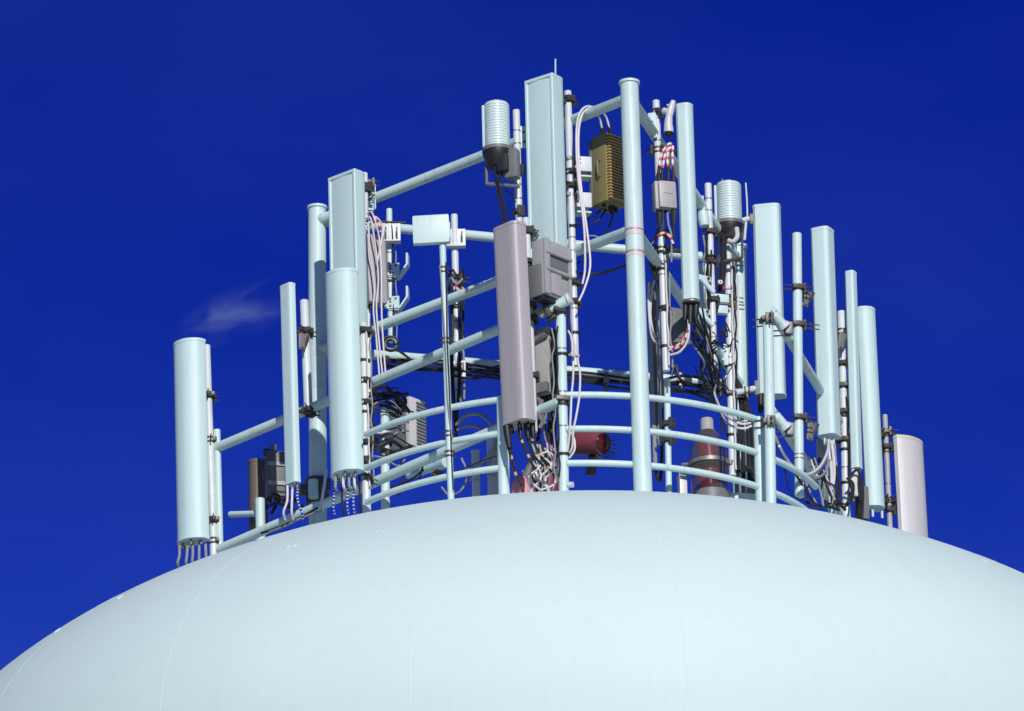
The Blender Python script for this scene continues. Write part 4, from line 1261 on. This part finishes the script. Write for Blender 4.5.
tilt_bracket('dark folded bracket on the plain mint pipe beside the tall right antenna', 805.5, 290, d_s2(800) + .3, .17, .22)
tilt_bracket('brown grey folded bracket low between plain pipe and tall right antenna', 810.5, 424, d_s2(800) + .25, .19, .1)
p844 = pole('pipe between the tall right antenna and the slim one beside it', (842, 310), (847, 507), -1.05, 8.4, 'galv', True,
            ((364, .04), (386, .03), (412, .04), (440, .04)), yaw=-10, bands=(468,))
tilt_bracket('folded bracket near the pipe top between the right hand antennas', 841.5, 333, -.9, .18, .15)
tilt_bracket('folded bracket by the left of the short left pipe', 303, 333, d_s1(305) + .25, .17, .0)
a850 = antenna('slim mint antenna between two wider ones at far right', (851.3, 270.5), (857.3, 469), -.95, 0.105, 0.095, 60, 'flat', conn=2, clamps=(332, 440), pole_to=p844)
p885 = pole('dull pipe between the far right mint antenna and the white antenna', (885.5, 414), (890.5, 524), -2.35, 5.6, 'grey', True, ((432, .1), (447, .05), (510, .1)), yaw=20, bands=(484, 500))
a867 = antenna('wide mint antenna, last mint one at far right', (867.5, 307.5), (877.3, 508), -1.75, 0.22, 0.15, 58, 'round', conn=2, clamps=(434, 500), pole_to=p885, connmat='galv', clen=.10)
a912 = antenna('white antenna with yellowish top edge at the far right', (910.8, 438), (916.8, 545), -2.45, 0.42, 0.15, 50, 'round', 'white', 'cream', conn=0, clamps=(450, 505), pole_to=p885)

bundle('white cables sagging in a deep loop below the tall right antenna', [
    [(769, 424, 1.9), (776, 437, 1.7), (785, 455, 1.3), (797, 471, 1.0), (810, 474, .8), (821, 466, .5), (828, 452, .1), (829.5, 440, -.3)],
    [(780, 446, 1.6), (790, 463, 1.2), (803, 473, .95), (816, 473, .6), (825, 462, .2), (829, 448, -.3)],
    [(808, 479, .8), (818, 478, .5), (826, 472, .2), (830, 460, -.2)]], ['cable_white', 'cable_white', 'cable_grey'], .014)
bundle('dark cables crossing behind the plain mint pipe near the dome', [
    [(772, 430, 1.6), (780, 448, 1.4), (788, 462, 1.2), (800, 480, .9), (812, 500, .6), (822, 508, .4)],
    [(806, 482, .3), (812, 494, .3), (818, 506, .3)],
    [(806, 490, .3), (814, 482, .3), (822, 476, .2), (826, 470, .1)],
    [(803, 498, .3), (812, 505, .3), (826, 506, .2), (840, 510, .1)],
    [(786, 466, 1.1), (787, 480, 1.1), (792, 494, 1.0), (802, 500, .8)],
    [(812, 470, .3), (820, 488, .3), (824, 506, .3)],
    [(836, 470, -.4), (840, 485, -.4), (838, 500, -.4), (846, 510, -.5)],
    [(838, 466, -.4), (835, 480, -.4), (836, 500, -.4)],
    [(847, 478, -.8), (854, 484, -.8), (852, 500, -.8), (844, 508, -.8)],
    [(850, 476, -.8), (858, 470, -.8), (862, 482, -.8), (860, 500, -.8)],
    [(839, 500, -.6), (846, 504, -.6), (852, 492, -.6), (850, 480, -.6)],
    [(858, 476, -1.0), (858, 490, -1.0), (859, 515, -1.0)],
    [(862, 480, -1.0), (863, 495, -1.0), (862, 520, -1.0)]], ['black', 'cable_grey', 'black', 'black', 'black', 'cable_grey'] + ['black'] * 7, [.013, .01, .012, .014, .006, .011, .016, .016, .012, .014, .01, .024, .02])
bundle('white leads hanging from the tall right antenna', [
    [(829, 440, -.35), (830, 455, -.3), (832, 470, -.3), (832, 486, -.3)],
    [(832, 441, -.35), (834, 456, -.3), (835, 474, -.3), (833, 490, -.3)],
    [(827.5, 440, -.35), (828, 452, -.3), (829, 468, -.3)], [(835, 444, -.4), (836, 458, -.35), (837, 466, -.3)]], ['cable_white', 'cable_white', 'cable_grey', 'cable_grey'], .014)
bundle('white leads hanging from the slim far right antenna', [
    [(854, 470, -.9), (853, 480, -.85), (852, 492, -.85)], [(857, 472, -.9), (856, 484, -.85), (857, 496, -.85)]], 'cable_white', .02)
t, fr = radio('small grey box behind the foot of the tall right antenna', 823, 458, -.75, .1, .1, .2, 10, 'grey', None, handle=False, conn=2)
t, fr = radio('small dark box on the dome under the far right mint antenna', 863, 520, -1.2, .12, .1, .34, 20, 'darkgrey', None, handle=False, conn=2)

# ------------------------------------------------------------------ cables strapped along the masts
def mast_run(label, pl, y0, y1, mats, r=.009, side=1, wob=.02):
    P = []
    for j in range(len(mats)):
        ang = R(-60 + 55 * j) if side > 0 else R(-120 - 55 * j)
        off = Vector((math.cos(ang), math.sin(ang), 0)) * (pl.r + .012)
        pts = []
        n = max(4, int((y1 - y0) / 13))
        for i in range(n + 1):
            p = on_axis((pl.a, pl.b), y0 + (y1 - y0) * i / n)
            loose = wob * abs(math.sin(i * 1.9 + j * 1.3))
            pts.append(p + off + off.normalized() * loose + Vector((0, 0, random.uniform(-.02, .02))))
        P.append(spline(pts, 5))
    t = thing('cable_bundle', label, 'cables', min((p for pp in P for p in pp), key=lambda v: v.z))
    for pp, m_ in zip(P, mats):
        MB().tube(pp, r, 7).build('cable', m_, t)
    k = (pl.a - pl.b).normalized()
    for i in range(3):
        p = on_axis((pl.a, pl.b), y0 + (y1 - y0) * (i + .5) / 3)
        MB().tube([p - k * .008, p + k * .008], pl.r + .02, 14).build('tie', 'black', t)


mast_run('white and grey cables tied along the clamped pipe by the lower stacked antenna', p366, 335, 490, ['cable_white', 'cable_grey'], .008)
mast_run('black and grey cables tied along the thin bent plate pipe', p390, 225, 338, ['black', 'cable_grey'], .007)
mast_run('dark cables tied along the mid-height pipe by the cabinet', p455, 290, 398, ['black', 'cable_grey', 'black'], .011)
mast_run('pale cables tied along the pipe right of the thick middle post', p657, 250, 366, ['cable_white', 'cable_grey', 'black'], .009)
mast_run('black cables tied to the left of the pipe beside the right canister', p709, 235, 366, ['black', 'cable_grey', 'black'], .01, -1)
mast_run('white and black cables tied along the long pipe under the right canister', p730, 262, 470, ['cable_white', 'black', 'cable_grey'], .01)
mast_run('black cables tied along the pipe between the right hand antennas', p844, 400, 500, ['black', 'cable_white', 'black'], .01)
mast_run('grey cables tied along the tall white pipe by the top centre antenna', p568, 200, 360, ['cable_grey', 'black'], .007, -1)
mast_run('black cables tied down the front corner pipe', p562, 330, 480, ['black', 'cable_grey'], .008, -1, .03)
mess = []
for i in range(9):
    x = 366 + random.uniform(0, 10)
    y = 392 + i * 8
    mess.append([(x, y, .6), (x + 12, y + random.uniform(-8, 8), .55), (x + 24, y + random.uniform(-8, 10), .5), (x + 36 + random.uniform(-6, 8), y + random.uniform(-4, 12), .35)])
bundle('thin dark cables crossing between the rails left of the cabinet post', mess, ['black', 'black', 'cable_grey', 'black', 'black', 'cable_white', 'black', 'black', 'cable_grey'], .008)
mess = []
for i in range(8):
    x = 694 + random.uniform(0, 26); y = 322 + i * 9
    mess.append([(x, y, -.2), (x + random.uniform(4, 14), y + random.uniform(6, 16), -.3), (x + random.uniform(10, 22), y + random.uniform(-4, 10), -.5), (x + random.uniform(14, 26), y + random.uniform(8, 20), -.7)])
bundle('thin loose loops of black cable between the two right hand pipes', mess, 'black', .007)
mess = []
for i in range(7):
    x = 808 + random.uniform(0, 14)
    mess.append([(x, 462 + random.uniform(-6, 6), .2), (x + random.uniform(4, 12), 476 + random.uniform(-5, 5), .2), (x + random.uniform(6, 20), 490 + random.uniform(-5, 5), .15), (x + random.uniform(10, 26), 503 + random.uniform(-3, 4), .1)])
bundle('small mess of leads on the dome below the tall right antenna', mess, ['black', 'cable_white', 'cable_grey', 'black', 'black', 'cable_white', 'cable_grey'], .009)

# ------------------------------------------------------------------ ground, far below
def sheet(name, x0, x1, y0, y1, z, mat, n=1):
    bm = bmesh.new()
    vs = [bm.verts.new(v) for v in ((x0, y0, z), (x1, y0, z), (x1, y1, z), (x0, y1, z))]
    bm.faces.new(vs)
    me = bpy.data.meshes.new(name); bm.to_mesh(me); bm.free()
    me.materials.append(mat)
    o = bpy.data.objects.new(name, me); col.objects.link(o)
    return o


M['ground'] = paint('pale_dry_ground', (0.33, 0.32, 0.27), 0.9, 0.25, 0.15)
tag(sheet('ground', -4000, 4000, -4000, 4000, 0, M['ground']), None, None, None, 'structure')

# ------------------------------------------------------------------ wisp of cloud
cp = at(238, 314, 0) - CAM
cdir = cp.normalized()
cdist = 900.0
cc = CAM + cdir * cdist
bm = bmesh.new()
bmesh.ops.create_icosphere(bm, subdivisions=3, radius=1)
me = bpy.data.meshes.new('cloud')
bm.to_mesh(me); bm.free()
cl = bpy.data.objects.new('cloud', me); col.objects.link(cl)
cl.location = cc
cl.scale = (9.0, 5.0, 3.3)
cl.rotation_euler = (0, R(-22), 0)
tag(cl, 'faint wisp of white cloud in the blue sky at left', 'cloud')
cm = bpy.data.materials.new('cloud_vapour'); cm.use_nodes = True
nt = cm.node_tree
for n in list(nt.nodes):
    if n.type != 'OUTPUT_MATERIAL': nt.nodes.remove(n)
out = nt.nodes['Material Output']
pv = nt.nodes.new('ShaderNodeVolumePrincipled')
pv.inputs['Color'].default_value = (.72, .90, 1, 1)
tc = nt.nodes.new('ShaderNodeTexCoord')
mp = nt.nodes.new('ShaderNodeMapping'); mp.inputs['Scale'].default_value = (1.2, .8, 2.0); mp.inputs['Location'].default_value = (3.7, 1.2, .6); mp.inputs['Rotation'].default_value = (0, R(24), 0)
nz = nt.nodes.new('ShaderNodeTexNoise'); nz.inputs['Scale'].default_value = .95; nz.inputs['Detail'].default_value = 8; nz.inputs['Roughness'].default_value = .62; nz.inputs['Distortion'].default_value = 1.2
nt.links.new(tc.outputs['Object'], mp.inputs['Vector']); nt.links.new(mp.outputs['Vector'], nz.inputs['Vector'])
ln = nt.nodes.new('ShaderNodeVectorMath'); ln.operation = 'LENGTH'
nt.links.new(tc.outputs['Object'], ln.inputs[0])
mr = nt.nodes.new('ShaderNodeMapRange'); mr.inputs[1].default_value = 1.0; mr.inputs[2].default_value = .1; mr.inputs[3].default_value = 0; mr.inputs[4].default_value = 1; mr.interpolation_type = 'SMOOTHSTEP'
nt.links.new(ln.outputs['Value'], mr.inputs[0])
r2 = nt.nodes.new('ShaderNodeMapRange'); r2.inputs[1].default_value = .46; r2.inputs[2].default_value = .74; r2.inputs[3].default_value = 0; r2.inputs[4].default_value = 1
nt.links.new(nz.outputs['Fac'], r2.inputs[0])
mu = nt.nodes.new('ShaderNodeMath'); mu.operation = 'MULTIPLY'
nt.links.new(mr.outputs[0], mu.inputs[0]); nt.links.new(r2.outputs[0], mu.inputs[1])
m3 = nt.nodes.new('ShaderNodeMath'); m3.operation = 'MULTIPLY'; m3.inputs[1].default_value = .13
nt.links.new(mu.outputs[0], m3.inputs[0])
nt.links.new(m3.outputs[0], pv.inputs['Density'])
nt.links.new(pv.outputs[0], out.inputs['Volume'])
me.materials.append(cm)

# ------------------------------------------------------------------ light
SUN_EL, SUN_AZ = 27.0, 10.0         # azimuth: degrees to the right of the camera's back
sd = Vector((math.sin(R(SUN_AZ)) * math.cos(R(SUN_EL)), -math.cos(R(SUN_AZ)) * math.cos(R(SUN_EL)), math.sin(R(SUN_EL))))
sl = bpy.data.lights.new('sun', 'SUN'); sl.energy = 3.65; sl.angle = R(.53); sl.color = (1.0, .96, .90)
so = bpy.data.objects.new('sun', sl); col.objects.link(so)
so.rotation_euler = (-sd).to_track_quat('-Z', 'Y').to_euler()
so.location = (30, 20, 60)

w = bpy.data.worlds.new('World'); scn.world = w; w.use_nodes = True
nt = w.node_tree
bg = nt.nodes['Background']
sk = nt.nodes.new('ShaderNodeTexSky'); sk.sky_type = 'NISHITA'; sk.sun_disc = False
sk.sun_elevation = R(SUN_EL)
sk.sun_rotation = math.atan2(sd.x, sd.y)
sk.altitude = 2500; sk.air_density = 1.0; sk.dust_density = 0.0; sk.ozone_density = 6.0
mxx = nt.nodes.new('ShaderNodeMix'); mxx.data_type = 'RGBA'; mxx.blend_type = 'MULTIPLY'; mxx.inputs[0].default_value = 1.0
gtc = nt.nodes.new('ShaderNodeTexCoord'); gsp = nt.nodes.new('ShaderNodeSeparateXYZ')
nt.links.new(gtc.outputs['Generated'], gsp.inputs['Vector'])
grp = nt.nodes.new('ShaderNodeValToRGB')
cr = grp.color_ramp
stops = ((0.0, (.50, .60, .62)), (.16, (.30, .42, .60)), (.315, (.14, .19, .74)), (.338, (.055, .115, .63)), (.362, (.018, .075, .56)),
         (.385, (.016, .066, .54)), (.42, (.014, .066, .51)), (1.0, (.03, .08, .36)))
while len(cr.elements) < len(stops): cr.elements.new(.5)
for e, (p_, c_) in zip(cr.elements, stops):
    e.position = p_; e.color = (*c_, 1)
nt.links.new(gsp.outputs['Z'], grp.inputs['Fac'])
nt.links.new(grp.outputs['Color'], mxx.inputs[7])
# thin uneven high veil
vmp = nt.nodes.new('ShaderNodeMapping'); vmp.inputs['Scale'].default_value = (9, 9, 22)
vn = nt.nodes.new('ShaderNodeTexNoise'); vn.inputs['Scale'].default_value = 1.6; vn.inputs['Detail'].default_value = 5
vr = nt.nodes.new('ShaderNodeMapRange'); vr.inputs[1].default_value = .35; vr.inputs[2].default_value = .8; vr.inputs[3].default_value = 0; vr.inputs[4].default_value = 1
nt.links.new(gtc.outputs['Generated'], vmp.inputs['Vector']); nt.links.new(vmp.outputs['Vector'], vn.inputs['Vector']); nt.links.new(vn.outputs['Fac'], vr.inputs[0])
vm = nt.nodes.new('ShaderNodeMix'); vm.data_type = 'RGBA'; vm.blend_type = 'ADD'
vm.inputs[7].default_value = (.05, .09, .22, 1)
nt.links.new(vr.outputs[0], vm.inputs[0]); nt.links.new(mxx.outputs[2], vm.inputs[6])
nt.links.new(sk.outputs[0], mxx.inputs[6]); nt.links.new(vm.outputs[2], bg.inputs['Color'])
bg.inputs['Strength'].default_value = 0.13

# ------------------------------------------------------------------ camera
cd = bpy.data.cameras.new('camera'); co = bpy.data.objects.new('camera', cd); col.objects.link(co)
cd.sensor_fit = 'HORIZONTAL'; cd.sensor_width = 36; cd.lens = FPX / W * 36
cd.clip_start = 0.5; cd.clip_end = 12000
mat = Matrix((rt, up, -fw)).transposed().to_4x4(); mat.translation = CAM
co.matrix_world = mat
scn.camera = co
scn.view_settings.view_transform = 'Standard'
scn.view_settings.look = 'None'
scn.view_settings.exposure = 0.0
scn.view_settings.gamma = 1.0
scn.render.engine = 'CYCLES'
scn.cycles.use_denoising = True
scn.cycles.max_bounces = 6
scn.cycles.volume_bounces = 1
